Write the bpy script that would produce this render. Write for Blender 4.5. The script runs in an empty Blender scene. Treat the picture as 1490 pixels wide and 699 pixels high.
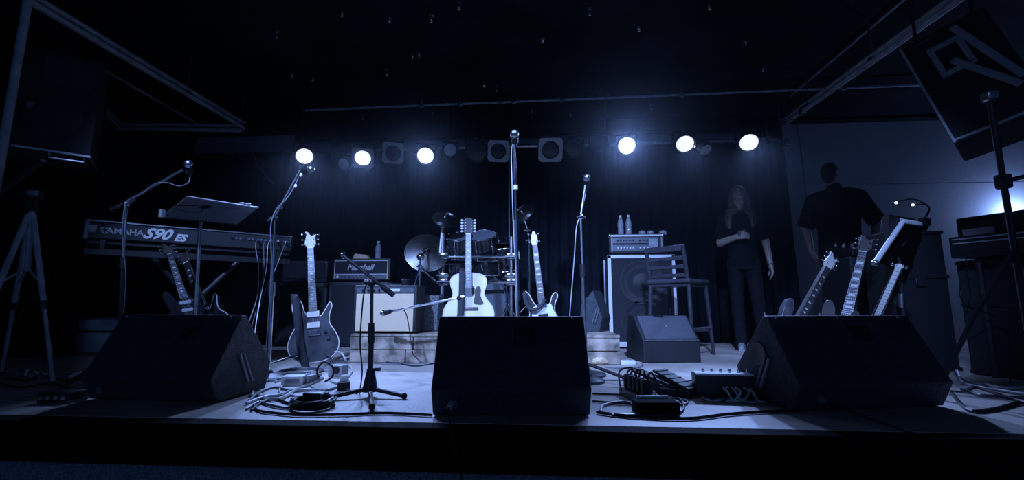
import bpy, bmesh, math, random
from mathutils import Vector, Matrix, Quaternion
random.seed(7)
SC = bpy.context.scene
COL = SC.collection
PI = math.pi
V = Vector

# ------------------------------------------------------------------ camera
FPX, CX, CY = 640.0, 745.0, 349.5
YAW = math.radians(4.0)
TILT = math.atan(92.5 / FPX)
CAMH = 0.47
cam_data = bpy.data.cameras.new('camera')
cam = bpy.data.objects.new('camera', cam_data)
COL.objects.link(cam)
cam.location = (0, 0, CAMH)
cam.rotation_euler = (PI / 2 + TILT, 0, YAW)
cam_data.sensor_width = 36
cam_data.lens = FPX / 1490 * 36
cam_data.clip_start = 0.02
SC.camera = cam
CR = (Matrix.Rotation(YAW, 3, 'Z') @ Matrix.Rotation(PI / 2 + TILT, 3, 'X'))
FWD = V((-math.sin(YAW), math.cos(YAW), 0))
RGT = V((math.cos(YAW), math.sin(YAW), 0))

def ray(px, py):
    return CR @ V(((px - CX) / FPX, -(py - CY) / FPX, -1))
def at(px, py, D):            # the point seen at a photo pixel, D metres ahead of the camera
    d = ray(px, py)
    return V((0, 0, CAMH)) + d * (D / d.dot(FWD))
def gp(px, py, z=0.0):        # the point of a level surface seen at a photo pixel
    d = ray(px, py)
    return V((0, 0, CAMH)) + d * ((z - CAMH) / d.z)
def aty(px, py, Y):           # the point of an upright plane parallel to the stage edge
    d = ray(px, py)
    return V((0, 0, CAMH)) + d * (Y / d.y)

# ------------------------------------------------------------------ world, lights, exposure
SC.view_settings.view_transform = 'Standard'
SC.view_settings.look = 'None'
SC.view_settings.exposure = 0.0
SC.view_settings.gamma = 1.0
SC.view_settings.use_curve_mapping = False
W = bpy.data.worlds.new('world'); SC.world = W; W.use_nodes = True
W.node_tree.nodes['Background'].inputs[0].default_value = (0.15, 0.36, 1.0, 1)
W.node_tree.nodes['Background'].inputs[1].default_value = 0.22
SC.cycles.use_denoising = True
SC.cycles.sample_clamp_indirect = 3.0
BLUE = (0.27, 0.43, 1.0)

def spot(name, loc, target, power, angle, blend=0.5, size=0.08, color=BLUE):
    l = bpy.data.lights.new(name, 'SPOT')
    l.energy = power; l.spot_size = math.radians(angle); l.spot_blend = blend
    l.shadow_soft_size = size; l.color = color
    o = bpy.data.objects.new(name, l); COL.objects.link(o)
    o.location = loc
    o.rotation_euler = (V(target) - V(loc)).to_track_quat('-Z', 'Y').to_euler()
    return o

# two stage spots hung from the house ceiling above the frame, then two added
spot('front_spot', (-1.7, 0.9, 2.85), (-0.70, 3.85, 0.55), 1200, 55, 1.0)
spot('front_spot', (0.5, 0.9, 2.85), (0.65, 3.9, 0.55), 980, 54, 1.0)
spot('front_spot', (-1.9, 0.9, 2.85), (-2.45, 3.4, 0.95), 400, 40, 1.0)  # added spot, brightens the keyboard and its lettering
spot('front_spot', (0.9, 0.9, 2.85), (2.05, 3.2, 0.9), 420, 30, 1.0)  # added spot, brightens the guitars and music stand on the right

# ------------------------------------------------------------------ materials
MATS = {}
def mat(name, col, rough=0.5, metal=0.0, var=0.0, scale=20.0, bump=0.0, bscale=None, spec=0.5, emit=None, trans=0.0, coat=0.0):
    if name in MATS: return MATS[name]
    m = bpy.data.materials.new(name); m.use_nodes = True
    nt = m.node_tree; b = nt.nodes['Principled BSDF']
    b.inputs['Base Color'].default_value = (*col, 1)
    b.inputs['Roughness'].default_value = rough
    b.inputs['Metallic'].default_value = metal
    b.inputs['Specular IOR Level'].default_value = spec
    b.inputs['Transmission Weight'].default_value = trans
    b.inputs['Coat Weight'].default_value = coat
    if emit:
        b.inputs['Emission Color'].default_value = (*emit[0], 1)
        b.inputs['Emission Strength'].default_value = emit[1]
    if var or bump:
        tc = nt.nodes.new('ShaderNodeTexCoord')
        no = nt.nodes.new('ShaderNodeTexNoise'); no.inputs['Scale'].default_value = scale
        no.inputs['Detail'].default_value = 6
        nt.links.new(tc.outputs['Object'], no.inputs['Vector'])
        if var:
            r = nt.nodes.new('ShaderNodeValToRGB')
            r.color_ramp.elements[0].position = 0.3; r.color_ramp.elements[1].position = 0.7
            r.color_ramp.elements[0].color = (*[max(0, c * (1 - var)) for c in col], 1)
            r.color_ramp.elements[1].color = (*[min(1, c * (1 + var)) for c in col], 1)
            nt.links.new(no.outputs['Fac'], r.inputs['Fac'])
            nt.links.new(r.outputs['Color'], b.inputs['Base Color'])
        if bump:
            n2 = nt.nodes.new('ShaderNodeTexNoise'); n2.inputs['Scale'].default_value = bscale or scale * 4
            n2.inputs['Detail'].default_value = 4
            nt.links.new(tc.outputs['Object'], n2.inputs['Vector'])
            bp = nt.nodes.new('ShaderNodeBump'); bp.inputs['Strength'].default_value = bump
            bp.inputs['Distance'].default_value = 0.01
            nt.links.new(n2.outputs['Fac'], bp.inputs['Height'])
            nt.links.new(bp.outputs['Normal'], b.inputs['Normal'])
    MATS[name] = m
    return m

M_floor = mat('stage_paint', (0.46, 0.41, 0.36), 0.55, 0, 0.28, 3.0, 0.15, 60)
M_black = mat('black_paint', (0.012, 0.013, 0.017), 0.6, 0, 0.4, 6, 0.3, 40)
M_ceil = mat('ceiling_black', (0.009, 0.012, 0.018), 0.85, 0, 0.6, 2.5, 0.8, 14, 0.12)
M_curtain = mat('black_velvet', (0.006, 0.009, 0.014), 0.95, 0, 0.35, 5, 0.2, 80, 0.15)
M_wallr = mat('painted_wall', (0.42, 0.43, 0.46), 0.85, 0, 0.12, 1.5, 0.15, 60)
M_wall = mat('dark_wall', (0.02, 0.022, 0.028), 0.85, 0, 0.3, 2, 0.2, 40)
M_wedge = mat('black_cabinet_paint', (0.036, 0.044, 0.055), 0.62, 0, 0.35, 40, 0.6, 160)
M_grille = mat('black_grille', (0.05, 0.055, 0.065), 0.6, 0.3, 0.3, 90, 0.8, 300)
M_tolex = mat('black_vinyl', (0.017, 0.019, 0.024), 0.5, 0, 0.2, 60, 0.4, 250)
M_plast = mat('black_plastic', (0.012, 0.013, 0.016), 0.42)
M_rubber = mat('black_rubber', (0.010, 0.010, 0.012), 0.65)
M_chrome = mat('chrome', (0.85, 0.86, 0.9), 0.13, 1.0)
M_steel = mat('dull_steel', (0.5, 0.52, 0.56), 0.35, 1.0, 0.2, 30)
M_gpipe = mat('galvanised_pipe', (0.42, 0.44, 0.48), 0.5, 0.15, 0.3, 12)
M_white = mat('white_plastic', (0.80, 0.80, 0.78), 0.4)
M_grey = mat('grey_plastic', (0.28, 0.29, 0.31), 0.45, 0, 0.15, 20)
M_print = mat('white_print', (0.85, 0.85, 0.85), 0.5)
M_pale = mat('pale_cloth', (0.76, 0.60, 0.40), 0.9, 0, 0.10, 120, 0.3, 400)
M_wood = mat('scuffed_wood', (0.34, 0.28, 0.22), 0.7, 0, 0.75, 9, 0.5, 30)
M_spruce = mat('pale_spruce', (0.92, 0.82, 0.62), 0.25, 0, 0.06, 12, 0, None, 0.5, None, 0, 0.4)
M_rosew = mat('rosewood', (0.06, 0.052, 0.05), 0.45, 0, 0.35, 40)
M_maple = mat('pale_maple', (0.62, 0.56, 0.45), 0.3, 0, 0.12, 20)
M_redw = mat('stained_mahogany', (0.075, 0.075, 0.085), 0.22, 0, 0.6, 9, 0, None, 0.5, None, 0, 0.6)
M_mahog = mat('dark_mahogany', (0.05, 0.04, 0.04), 0.3)
M_ivory = mat('ivory_binding', (0.85, 0.82, 0.74), 0.35)
M_strap = mat('dark_strap', (0.035, 0.036, 0.045), 0.85, 0, 0.2, 60)
M_strap2 = mat('grey_strap', (0.16, 0.17, 0.20), 0.85, 0, 0.2, 60)
M_brass = mat('cymbal_bronze', (0.15, 0.145, 0.14), 0.30, 1.0, 0.12, 30)
M_drum = mat('dark_drum_shell', (0.012, 0.013, 0.018), 0.10, 0, 0, 1, 0, None, 0.6, None, 0, 0.7)
M_skin = mat('skin', (0.42, 0.33, 0.28), 0.55, 0, 0.06, 25)
M_hair = mat('long_brown_hair', (0.085, 0.07, 0.06), 0.42, 0, 0.45, 60, 0.7, 90)
M_hair2 = mat('short_dark_hair', (0.012, 0.011, 0.011), 0.6, 0, 0.3, 60, 0.6, 120)
M_shirt = mat('dark_shirt_cloth', (0.010, 0.011, 0.015), 0.95, 0, 0.3, 10, 0.5, 18, 0.2)
M_shirt2 = mat('charcoal_tee_cloth', (0.008, 0.009, 0.012), 0.95, 0, 0.3, 10, 0.5, 18, 0.1)
M_jeans = mat('dark_jeans', (0.045, 0.05, 0.062), 0.9, 0, 0.3, 14, 0.4, 30, 0.2)
M_trous = mat('black_trousers', (0.007, 0.008, 0.011), 0.9, 0, 0.3, 14, 0.4, 30, 0.2)
M_shoe = mat('black_shoe', (0.02, 0.02, 0.022), 0.4)
M_glass = mat('clear_bottle_plastic', (0.62, 0.66, 0.72), 0.08, 0, 0, 1, 0, None, 0.6, None, 0.55)
M_lens_lit = mat('lit_lens', (0.8, 0.8, 0.8), 0.3, emit=((0.80, 0.83, 0.96), 1.15))
M_lens_off = mat('unlit_lens', (0.03, 0.033, 0.04), 0.12, 0.3, 0.5, 60, 0.4, 60)
M_lens_sil = mat('silver_reflector', (0.85, 0.86, 0.9), 0.5, 0.2, 0.25, 40, 0.9, 50)
M_can = mat('lamp_black', (0.02, 0.021, 0.025), 0.45)
M_gel = mat('grey_gel_frame', (0.46, 0.47, 0.5), 0.5, 0.2)
M_cab_b = mat('bass_cloth', (0.018, 0.02, 0.026), 0.85, 0, 0.4, 150, 0.6, 300)
M_trimw = mat('white_piping', (0.72, 0.73, 0.75), 0.5)
M_panel = mat('brushed_panel', (0.15, 0.155, 0.175), 0.4, 0.4, 0.15, 30)
M_led = mat('lit_led', (0.8, 0.8, 0.8), 0.3, emit=((0.75, 0.82, 1.0), 2.0))
M_cable = mat('black_cable', (0.012, 0.012, 0.014), 0.38)
M_cableg = mat('grey_cable', (0.20, 0.21, 0.24), 0.35)
M_cablew = mat('pale_cable', (0.55, 0.55, 0.57), 0.4)

# ------------------------------------------------------------------ mesh helpers
class MB:
    def __init__(s): s.bm = bmesh.new()
    def box(s, c, size, rot=None, bev=0.0, seg=1):
        r = bmesh.ops.create_cube(s.bm, size=1.0)
        vs = r['verts']
        m = Matrix.Translation(V(c)) @ (rot.to_4x4() if rot is not None else Matrix.Identity(4)) @ Matrix.Diagonal((*size, 1))
        bmesh.ops.transform(s.bm, matrix=m, verts=vs)
        if bev:
            es = list({e for v in vs for e in v.link_edges})
            bmesh.ops.bevel(s.bm, geom=es, offset=bev, segments=seg, affect='EDGES', profile=0.5)
        return s
    def ring(s, c, ax, r, n, up=None):
        ax = V(ax).normalized()
        q = ax.to_track_quat('Z', 'Y')
        return [s.bm.verts.new(V(c) + q @ V((r * math.cos(2 * PI * i / n), r * math.sin(2 * PI * i / n), 0))) for i in range(n)]
    def bridge(s, a, b):
        n = len(a)
        for i in range(n):
            s.bm.faces.new((a[i], a[(i + 1) % n], b[(i + 1) % n], b[i]))
    def cyl(s, p0, p1, r0, r1=None, n=12, cap=True):
        p0, p1 = V(p0), V(p1); r1 = r0 if r1 is None else r1
        ax = p1 - p0
        a = s.ring(p0, ax, r0, n); b = s.ring(p1, ax, r1, n)
        s.bridge(a, b)
        if cap:
            s.bm.faces.new(list(reversed(a))); s.bm.faces.new(b)
        return s
    def tube(s, pts, r, n=7, sub=6, r1=None):
        P = smooth_path(pts, sub) if sub > 1 else [V(p) for p in pts]
        rings = []; m = len(P)
        t = (P[1] - P[0]).normalized()
        nrm = t.orthogonal().normalized()
        for i, p in enumerate(P):
            t2 = (P[min(i + 1, m - 1)] - P[max(i - 1, 0)])
            t2 = t2.normalized() if t2.length > 1e-9 else t
            nrm = (nrm - t2 * nrm.dot(t2))
            nrm = nrm.normalized() if nrm.length > 1e-6 else t2.orthogonal().normalized()
            bi = t2.cross(nrm)
            rr = r if r1 is None else r + (r1 - r) * i / (m - 1)
            rings.append([s.bm.verts.new(p + (nrm * math.cos(2 * PI * k / n) + bi * math.sin(2 * PI * k / n)) * rr) for k in range(n)])
            t = t2
        for a, b in zip(rings, rings[1:]): s.bridge(a, b)
        s.bm.faces.new(list(reversed(rings[0]))); s.bm.faces.new(rings[-1])
        return s
    def lathe(s, prof, n=24, M=None, close=False):
        M = M or Matrix.Identity(4)
        rings = []
        for (r, z) in prof:
            if r < 1e-6: rings.append([s.bm.verts.new(M @ V((0, 0, z)))])
            else: rings.append([s.bm.verts.new(M @ V((r * math.cos(2 * PI * i / n), r * math.sin(2 * PI * i / n), z))) for i in range(n)])
        for a, b in zip(rings, rings[1:]):
            if len(a) == 1 and len(b) == 1: continue
            if len(a) == 1:
                for i in range(n): s.bm.faces.new((a[0], b[(i + 1) % n], b[i]))
            elif len(b) == 1:
                for i in range(n): s.bm.faces.new((a[i], a[(i + 1) % n], b[0]))
            else: s.bridge(a, b)
        if close:
            if len(rings[0]) > 1: s.bm.faces.new(list(reversed(rings[0])))
            if len(rings[-1]) > 1: s.bm.faces.new(rings[-1])
        return s
    def prism(s, poly, y0, y1, M=None):          # outline in XZ, extruded along Y
        M = M or Matrix.Identity(4)
        a = [s.bm.verts.new(M @ V((x, y0, z))) for x, z in poly]
        b = [s.bm.verts.new(M @ V((x, y1, z))) for x, z in poly]
        n = len(poly)
        for i in range(n): s.bm.faces.new((a[i], a[(i + 1) % n], b[(i + 1) % n], b[i]))
        s.bm.faces.new(list(reversed(a))); s.bm.faces.new(b)
        return s
    def sph(s, c, r, sc=(1, 1, 1), u=14, v=9, rot=None):
        g = bmesh.ops.create_uvsphere(s.bm, u_segments=u, v_segments=v, radius=r)
        m = Matrix.Translation(V(c)) @ (rot.to_4x4() if rot is not None else Matrix.Identity(4)) @ Matrix.Diagonal((*sc, 1))
        bmesh.ops.transform(s.bm, matrix=m, verts=g['verts'])
        return s
    def torus(s, R, r, M=None, n=24, k=8):
        M = M or Matrix.Identity(4); rings = []
        for i in range(n):
            a = 2 * PI * i / n
            rings.append([s.bm.verts.new(M @ V(((R + r * math.cos(2 * PI * j / k)) * math.cos(a), (R + r * math.cos(2 * PI * j / k)) * math.sin(a), r * math.sin(2 * PI * j / k)))) for j in range(k)])
        for i in range(n): s.bridge(rings[i], rings[(i + 1) % n])
        return s
    def quad(s, *ps):
        s.bm.faces.new([s.bm.verts.new(V(p)) for p in ps]); return s
    def build(s, name, m, parent=None, smooth=True, bevel=0.0, kind=None, label=None):
        bmesh.ops.recalc_face_normals(s.bm, faces=s.bm.faces)
        me = bpy.data.meshes.new(name); s.bm.to_mesh(me); s.bm.free()
        me.materials.append(m)
        if smooth:
            me.shade_smooth()
            me.set_sharp_from_angle(angle=math.radians(38))
        o = bpy.data.objects.new(name, me); COL.objects.link(o)
        if parent is not None: o.parent = parent
        if bevel:
            bv = o.modifiers.new('bevel', 'BEVEL'); bv.width = bevel; bv.segments = 2; bv.limit_method = 'ANGLE'
        if kind: o['kind'] = kind
        if label: o['label'] = label
        return o

def smooth_path(pts, sub=6):
    P = [V(p) for p in pts]
    if len(P) < 3:
        return [P[0].lerp(P[1], i / sub) for i in range(sub + 1)]
    out = []
    for i in range(len(P) - 1):
        p0 = P[max(i - 1, 0)]; p1 = P[i]; p2 = P[i + 1]; p3 = P[min(i + 2, len(P) - 1)]
        for k in range(sub):
            t = k / sub
            out.append(0.5 * ((2 * p1) + (p2 - p0) * t + (2 * p0 - 5 * p1 + 4 * p2 - p3) * t * t + (3 * p1 - p0 - 3 * p2 + p3) * t ** 3))
    out.append(P[-1])
    return out
def closed_spline(pts, sub=5):
    n = len(pts); out = []
    P = [V((x, z, 0)) for x, z in pts]
    for i in range(n):
        p0, p1, p2, p3 = P[i - 1], P[i], P[(i + 1) % n], P[(i + 2) % n]
        for k in range(sub):
            t = k / sub
            q = 0.5 * ((2 * p1) + (p2 - p0) * t + (2 * p0 - 5 * p1 + 4 * p2 - p3) * t * t + (3 * p1 - p0 - 3 * p2 + p3) * t ** 3)
            out.append((q.x, q.y))
    return out

def tag(o, label=None, cat=None, group=None, kind=None):
    if label: o['label'] = label
    if cat: o['category'] = cat
    if group: o['group'] = group
    if kind: o['kind'] = kind
    return o
def thing(name, label, cat, loc=(0, 0, 0), rz=0.0, group=None):
    o = bpy.data.objects.new(name, None); COL.objects.link(o)
    o.location = loc; o.rotation_euler = (0, 0, rz)
    o.empty_display_size = 0.05
    return tag(o, label, cat, group)
def struct(o): o['kind'] = 'structure'; return o
def copy_tree(o, parent=None):
    c = o.copy(); COL.objects.link(c); c.parent = parent
    for ch in [x for x in bpy.data.objects if x.parent == o]: copy_tree(ch, c)
    return c
def text_mesh(name, body, size, m, parent, loc, rot=(PI / 2, 0, 0), shear=0.0, align='CENTER', bold=0.0):
    cu = bpy.data.curves.new('text', 'FONT'); cu.body = body; cu.size = size; cu.extrude = 0.0008
    cu.shear = shear; cu.align_x = align; cu.align_y = 'CENTER'; cu.offset = bold; cu.resolution_u = 3
    t = bpy.data.objects.new('text_tmp', cu); COL.objects.link(t)
    bpy.context.view_layer.update()
    me = bpy.data.meshes.new_from_object(t.evaluated_get(bpy.context.evaluated_depsgraph_get()))
    bpy.data.objects.remove(t); bpy.data.curves.remove(cu)
    me.materials.clear(); me.materials.append(m)
    o = bpy.data.objects.new(name, me); COL.objects.link(o)
    o.parent = parent; o.location = loc; o.rotation_euler = rot
    return o
def cable(name, pts, r, m, label, cat='cable', group=None, sub=6):
    o = MB().tube(pts, r, 6, sub).build(name, m)
    return tag(o, label, cat, group)
RX = lambda a: Matrix.Rotation(a, 3, 'X')
RY = lambda a: Matrix.Rotation(a, 3, 'Y')
RZ = lambda a: Matrix.Rotation(a, 3, 'Z')
def frame(origin, z_axis, back):        # matrix whose Z runs along z_axis and whose Y points to the back
    z = V(z_axis).normalized(); y = V(back); y = (y - z * y.dot(z)).normalized(); x = y.cross(z)
    M = Matrix((x, y, z)).transposed().to_4x4(); M.translation = V(origin)
    return M

# ------------------------------------------------------------------ the room
YE = 1.73                # stage edge
YB = 6.0                 # back wall
ZC = 2.95                # ceiling
XL, XR = -5.2, 7.2
m = MB().box(((XL + XR) / 2, (YE + 0.08 + YB) / 2, -0.02), (XR - XL, YB - YE - 0.08, 0.04), bev=0.002)
struct(m.build('floor', M_floor)); 
m = MB().box(((XL + XR) / 2, YE + 0.04, -0.08), (XR - XL, 0.079, 0.159), bev=0.005)
struct(m.build('trim_1', mat('black_nosing', (0.002, 0.002, 0.003), 0.9, spec=0.1)))
m = MB().box(((XL + XR) / 2, YE + 0.14, -0.6), (XR - XL, 0.06, 0.9))
struct(m.build('wall_front', mat('dark_carpet', (0.30, 0.31, 0.34), 0.95, 0, 0.6, 120, 0.8, 260)))
m = MB().box(((XL + XR) / 2, -1.2, -1.07), (XR - XL, 6.2, 0.04))
struct(m.build('floor_house', mat('house_floor', (0.02, 0.021, 0.025), 0.7, 0, 0.4, 5)))
m = MB().box(((XL + XR) / 2, 1.5, ZC + 0.05), (XR - XL, 9.4, 0.1))
struct(m.build('ceiling', M_ceil))
m = MB().box(((XL + XR) / 2 , YB + 0.06, 1.45), (XR - XL, 0.1, 3.1))
struct(m.build('wall_back', M_wallr))
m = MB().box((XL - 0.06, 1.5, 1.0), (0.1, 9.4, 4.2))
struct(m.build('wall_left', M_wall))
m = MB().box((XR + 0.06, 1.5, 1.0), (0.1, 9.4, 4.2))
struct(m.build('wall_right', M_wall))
# dark painted bands where the right part of the back wall meets the ceiling
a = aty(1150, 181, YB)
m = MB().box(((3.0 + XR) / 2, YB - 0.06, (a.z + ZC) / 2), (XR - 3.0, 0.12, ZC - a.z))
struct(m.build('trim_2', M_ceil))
zw = aty(1300, 268, YB).z
m = MB().box(((3.2 + XR) / 2, YB + 0.0095, zw / 2), (XR - 3.2, 0.004, zw))
struct(m.build('trim_4', mat('lower_wall_paint', (0.48, 0.49, 0.52), 0.8, 0, 0.1, 1.5, 0.12, 60)))
# lowered valance above the lamp bar
pz0 = aty(745, 196, 5.75).z
m = MB().box((-0.2, 5.8, (pz0 + ZC) / 2), (6.6, 0.1, ZC - pz0), bev=0.004)
struct(m.build('trim_3', M_ceil))

# curtains with folds
def drape(name, p0, p1, z0, z1, label, folds, depth, m_=M_curtain, flare=0.0, seed=1):
    rnd = random.Random(seed)
    p0, p1 = V((p0[0], p0[1], 0)), V((p1[0], p1[1], 0))
    n = folds * 8; d = (p1 - p0); nrm = V((d.y, -d.x, 0)).normalized()
    ph = [rnd.uniform(-0.5, 0.5) for _ in range(folds + 2)]
    am = [rnd.uniform(0.5, 1.2) for _ in range(folds + 2)]
    b = MB(); rows = []
    for j in range(7):
        f = j / 6; z = z1 + (z0 - z1) * f; row = []
        for i in range(n + 1):
            t = i / n; k = int(t * folds)
            w = math.sin(2 * PI * t * folds + ph[k] * f) * depth * am[k] * (0.5 + 0.6 * f)
            p = p0 + d * t + nrm * (w + flare * f) + d.normalized() * (flare * f * t)
            row.append(b.bm.verts.new((p.x, p.y, z)))
        rows.append(row)
    for r0, r1 in zip(rows, rows[1:]):
        for i in range(n): b.bm.faces.new((r0[i], r0[i + 1], r1[i + 1], r1[i]))
    o = b.build(name, m_)
    so = o.modifiers.new('solid', 'SOLIDIFY'); so.thickness = 0.006
    return tag(o, label, 'curtain')
ct = aty(745, 213, 5.55).z
drape('stage_curtain', (-5.1, 5.55), (aty(1122, 300, 5.55).x, 5.55), 0.015, ct, 'wide black pleated curtain hanging behind the drum kit', 62, 0.035, seed=3)
rp = aty(1132, 300, 5.05)
drape('leg_curtain', (rp.x - 0.10, 5.2), (rp.x + 0.06, 4.95), 0.015, 2.5, 'narrow black side curtain between the two standing people', 4, 0.03, flare=0.10, seed=5)
lp = at(20, 300, 3.4)
drape('side_curtain', (lp.x - 1.0, 3.3), (at(78, 300, 3.7).x, 3.75), 0.015, 2.7, 'black pleated side curtain behind the left tripod', 16, 0.04, seed=8)
# ------------------------------------------------------------------ overhead metalwork
ZT = aty(1135, 185, 5.2).z          # height of the drape tracks
def track_pipe(name, label, pts, r, m_, hangers, clips=()):
    t = thing(name, label, 'ceiling track')
    MB().tube(pts, r, 8, 1).build('rail', m_, t)
    MB().tube([V(p) + V((0.0, 0, r * 2.1)) for p in pts], r * 0.8, 8, 1).build('upper_rail', m_, t)
    for h in hangers:
        MB().cyl((h[0], h[1], h[2] + r), (h[0], h[1], ZC - 0.005), 0.008, n=6).box((h[0], h[1], h[2] + 0.02), (0.05, 0.05, 0.03)).build('hanger', M_steel, t)
    for c in clips:
        MB().box(c, (0.05, 0.07, 0.07), bev=0.005).build('joint_clip', M_steel, t)
    return t
lb = gp(355, 186, ZT); lf = gp(40, 0, ZT); lf2 = lf + (lf - lb) * 0.5
c1 = at(175, 196, lb.dot(FWD) * 0.99); c1.z = ZT - 0.03
c2 = at(122, 178, lb.dot(FWD) * 0.82); c2.z = ZT - 0.03
track_pipe('ceiling_track', 'bent steel drape track above the keyboard, cornering back on the left',
           [lf2, lf, lb, lb + V((-0.04, 0.0, -0.03)), c1, c2], 0.026, M_gpipe,
           [lf.lerp(lb, 0.62), lf.lerp(lb, 0.98)], [lb, c1])
rb = gp(1135, 185, ZT); rf = gp(1395, 0, ZT); rf2 = rf + (rf - rb) * 0.4
track_pipe('ceiling_track', 'straight steel drape track running above the man in black shirt',
           [rf2, rf, rb], 0.026, M_gpipe, [rf.lerp(rb, 0.35), rf.lerp(rb, 0.75), rb], [rf.lerp(rb, 0.8)])
# thin conduit running parallel on the right and left
a, b = gp(1150, 140, ZC - 0.02), gp(1315, 0, ZC - 0.02)
tag(MB().cyl(a, b + (b - a) * 0.3, 0.010, n=8).build('conduit', M_gpipe), 'thin conduit along the ceiling right of the lamp bar', 'pipe')
a, b = at(145, 98, 3.9), at(290, 182, 5.0)
tag(MB().cyl(a, b, 0.008, n=8).build('conduit', M_gpipe), 'thin sloping rod below the bent drape track on the left', 'pipe')
# long pipe across the ceiling
t = thing('ceiling_pipe', 'long thin steel pipe crossing the ceiling above the lamps', 'pipe')
ZP = ZC - 0.09
a, b = gp(440, 161, ZP), gp(1400, 121, ZP)
MB().cyl(a, b, 0.014, n=8).build('pipe', M_gpipe, t)
for px in (612, 668, 726, 745, 815, 990, 1225):
    f = (px - 440) / 960
    q = a.lerp(b, 1 / (1 + (1 / f - 1) * (b - V((0, 0, CAMH))).dot(FWD) / 1.0 / ((a - V((0, 0, CAMH))).dot(FWD)) * 1.0))
    MB().box(q, (0.05, 0.045, 0.06), bev=0.004).cyl(q, (q.x, q.y, ZC - 0.002), 0.008, n=6).build('clip', M_steel, t)
# small screw hooks and bits of hardware left in the ceiling
hk = [(403, 46), (498, 18), (567, 27), (628, 22), (600, 80), (610, 78), (563, 101), (425, 107), (455, 113), (858, 12), (790, 56), (1032, 8), (528, 167), (630, 163),
      (704, 122), (722, 125), (775, 160), (830, 165), (948, 152), (1085, 60), (930, 40), (668, 3), (1110, 100)]
for i, (px, py) in enumerate(hk):
    p = gp(px, py, ZC)
    L = 0.03 if i % 3 else 0.06
    o = MB().cyl((0, 0, -L), (0, 0, -0.001), 0.007, n=6).lathe([(0.0, -0.001), (0.026, -0.001), (0.026, -0.007), (0.0, -0.007)], 10).sph((0, 0, -L), 0.014, u=8, v=6).build('ceiling_hook', M_chrome)
    o.location = p
    tag(o, 'small bright metal hook screwed into the black ceiling', 'hook', 'hooks in the ceiling')

# ------------------------------------------------------------------ lamp bar
YP = 5.0
zb = aty(745, 213, YP).z
t = thing('lamp_bar', 'horizontal steel lamp bar carrying the stage lamps', 'lamp bar')
xa, xb = aty(418, 222, YP).x, aty(1140, 205, YP).x
MB().cyl((xa, YP, zb), (xb, YP, zb), 0.024, n=12).build('pipe', M_steel, t)
for f in (0.03, 0.34, 0.66, 0.97):
    x = xa + (xb - xa) * f
    MB().cyl((x, YP, zb), (x, YP, ZC - 0.003), 0.012, n=8).box((x, YP, ZC - 0.014), (0.12, 0.08, 0.02)).box((x, YP, zb), (0.05, 0.075, 0.075), bev=0.006).build('hanger', M_can, t)
def par(px, py, size, kind, label, aim, group=None, frame_sq=False, power=0, lens=None, Y=4.86):
    """stage lamp; its mouth is at the pixel; aim = world point it looks at"""
    p = aty(px, py, Y)
    d = (V(aim) - p).normalized()
    t = thing('stage_lamp', label, 'stage lamp', p, 0, group or 'lamps on the lamp bar')
    q = d.to_track_quat('-Z', 'Y')
    M = q.to_matrix().to_4x4()              # local -Z = beam
    R = size; L = size * 2.2
    MB().lathe([(R * 0.94, 0.014), (R * 1.05, 0.0), (R * 1.06, 0.03), (R * 1.04, L * 0.55), (R * 0.74, L * 0.85), (R * 0.55, L), (0, L)], 28, M).build('barrel', M_can, t)
    if kind == 'lit': lm = M_lens_lit
    elif kind == 'silver': lm = M_lens_sil
    else: lm = M_lens_off
    z0 = 0.012
    MB().lathe([(R * 0.99, z0 + 0.01), (R * 0.97, z0), (R * 0.7, z0 - R * 0.05), (R * 0.4, z0 - R * 0.09), (0, z0 - R * 0.10)], 28, M).build('lens', lm, t)
    if frame_sq:
        b = MB(); S = R * 1.25; n = 24
        outer = []; inner = []
        for i in range(n):
            a = 2 * PI * (i + 0.5) / n; c, s_ = math.cos(a), math.sin(a); k = S / max(abs(c), abs(s_))
            outer.append((c * k, s_ * k)); inner.append((c * R * 0.93, s_ * R * 0.93))
        for z in (-0.018, -0.010):
            vo = [b.bm.verts.new(M @ V((x, y, z))) for x, y in outer]; vi = [b.bm.verts.new(M @ V((x, y, z))) for x, y in inner]
            for i in range(n): b.bm.faces.new((vo[i], vo[(i + 1) % n], vi[(i + 1) % n], vi[i]))
            if z < -0.015: k0 = (vo, vi)
            else:
                b.bridge(k0[0], vo); b.bridge(k0[1], vi)
        b.build('gel_frame', M_gel, t, smooth=False)
    else:
        MB().torus(R * 1.06, 0.006, M, 28, 6).build('rim', M_can, t)
    # yoke and clamp up to the bar
    top = V((0, YP - p.y, zb - p.z))
    side = M.to_3x3() @ V((1, 0, 0)); piv = M @ V((0, 0, L * 0.45))
    a1 = piv + side * R * 1.18; a2 = piv - side * R * 1.18
    crown = (top + piv) / 2 + V((0, 0, 0.0)); up = V((0, 0, R * 1.35)) if top.z > piv.z - 0.02 else V((0, 0, R * 1.2))
    MB().tube([a1, a1 + up, a2 + up, a2], 0.009, 6, 1).build('yoke', M_can, t)
    MB().cyl(piv + up, top + V((0, 0, 0.0)), 0.010, n=6).box(top, (0.035, 0.075, 0.075), bev=0.006).build('clamp', M_steel, t)
    for a in (a1, a2):
        s2 = (a - piv).normalized()
        MB().cyl(a - s2 * 0.03, a + s2 * 0.02, 0.016, n=8).build('lock_knob', M_chrome, t)
    if power:
        l = spot('lamp_beam', p + d * 0.035, aim, power, 46, 0.8, R * 0.6, BLUE)
    return t
RL = 0.098
BP = 240
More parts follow.
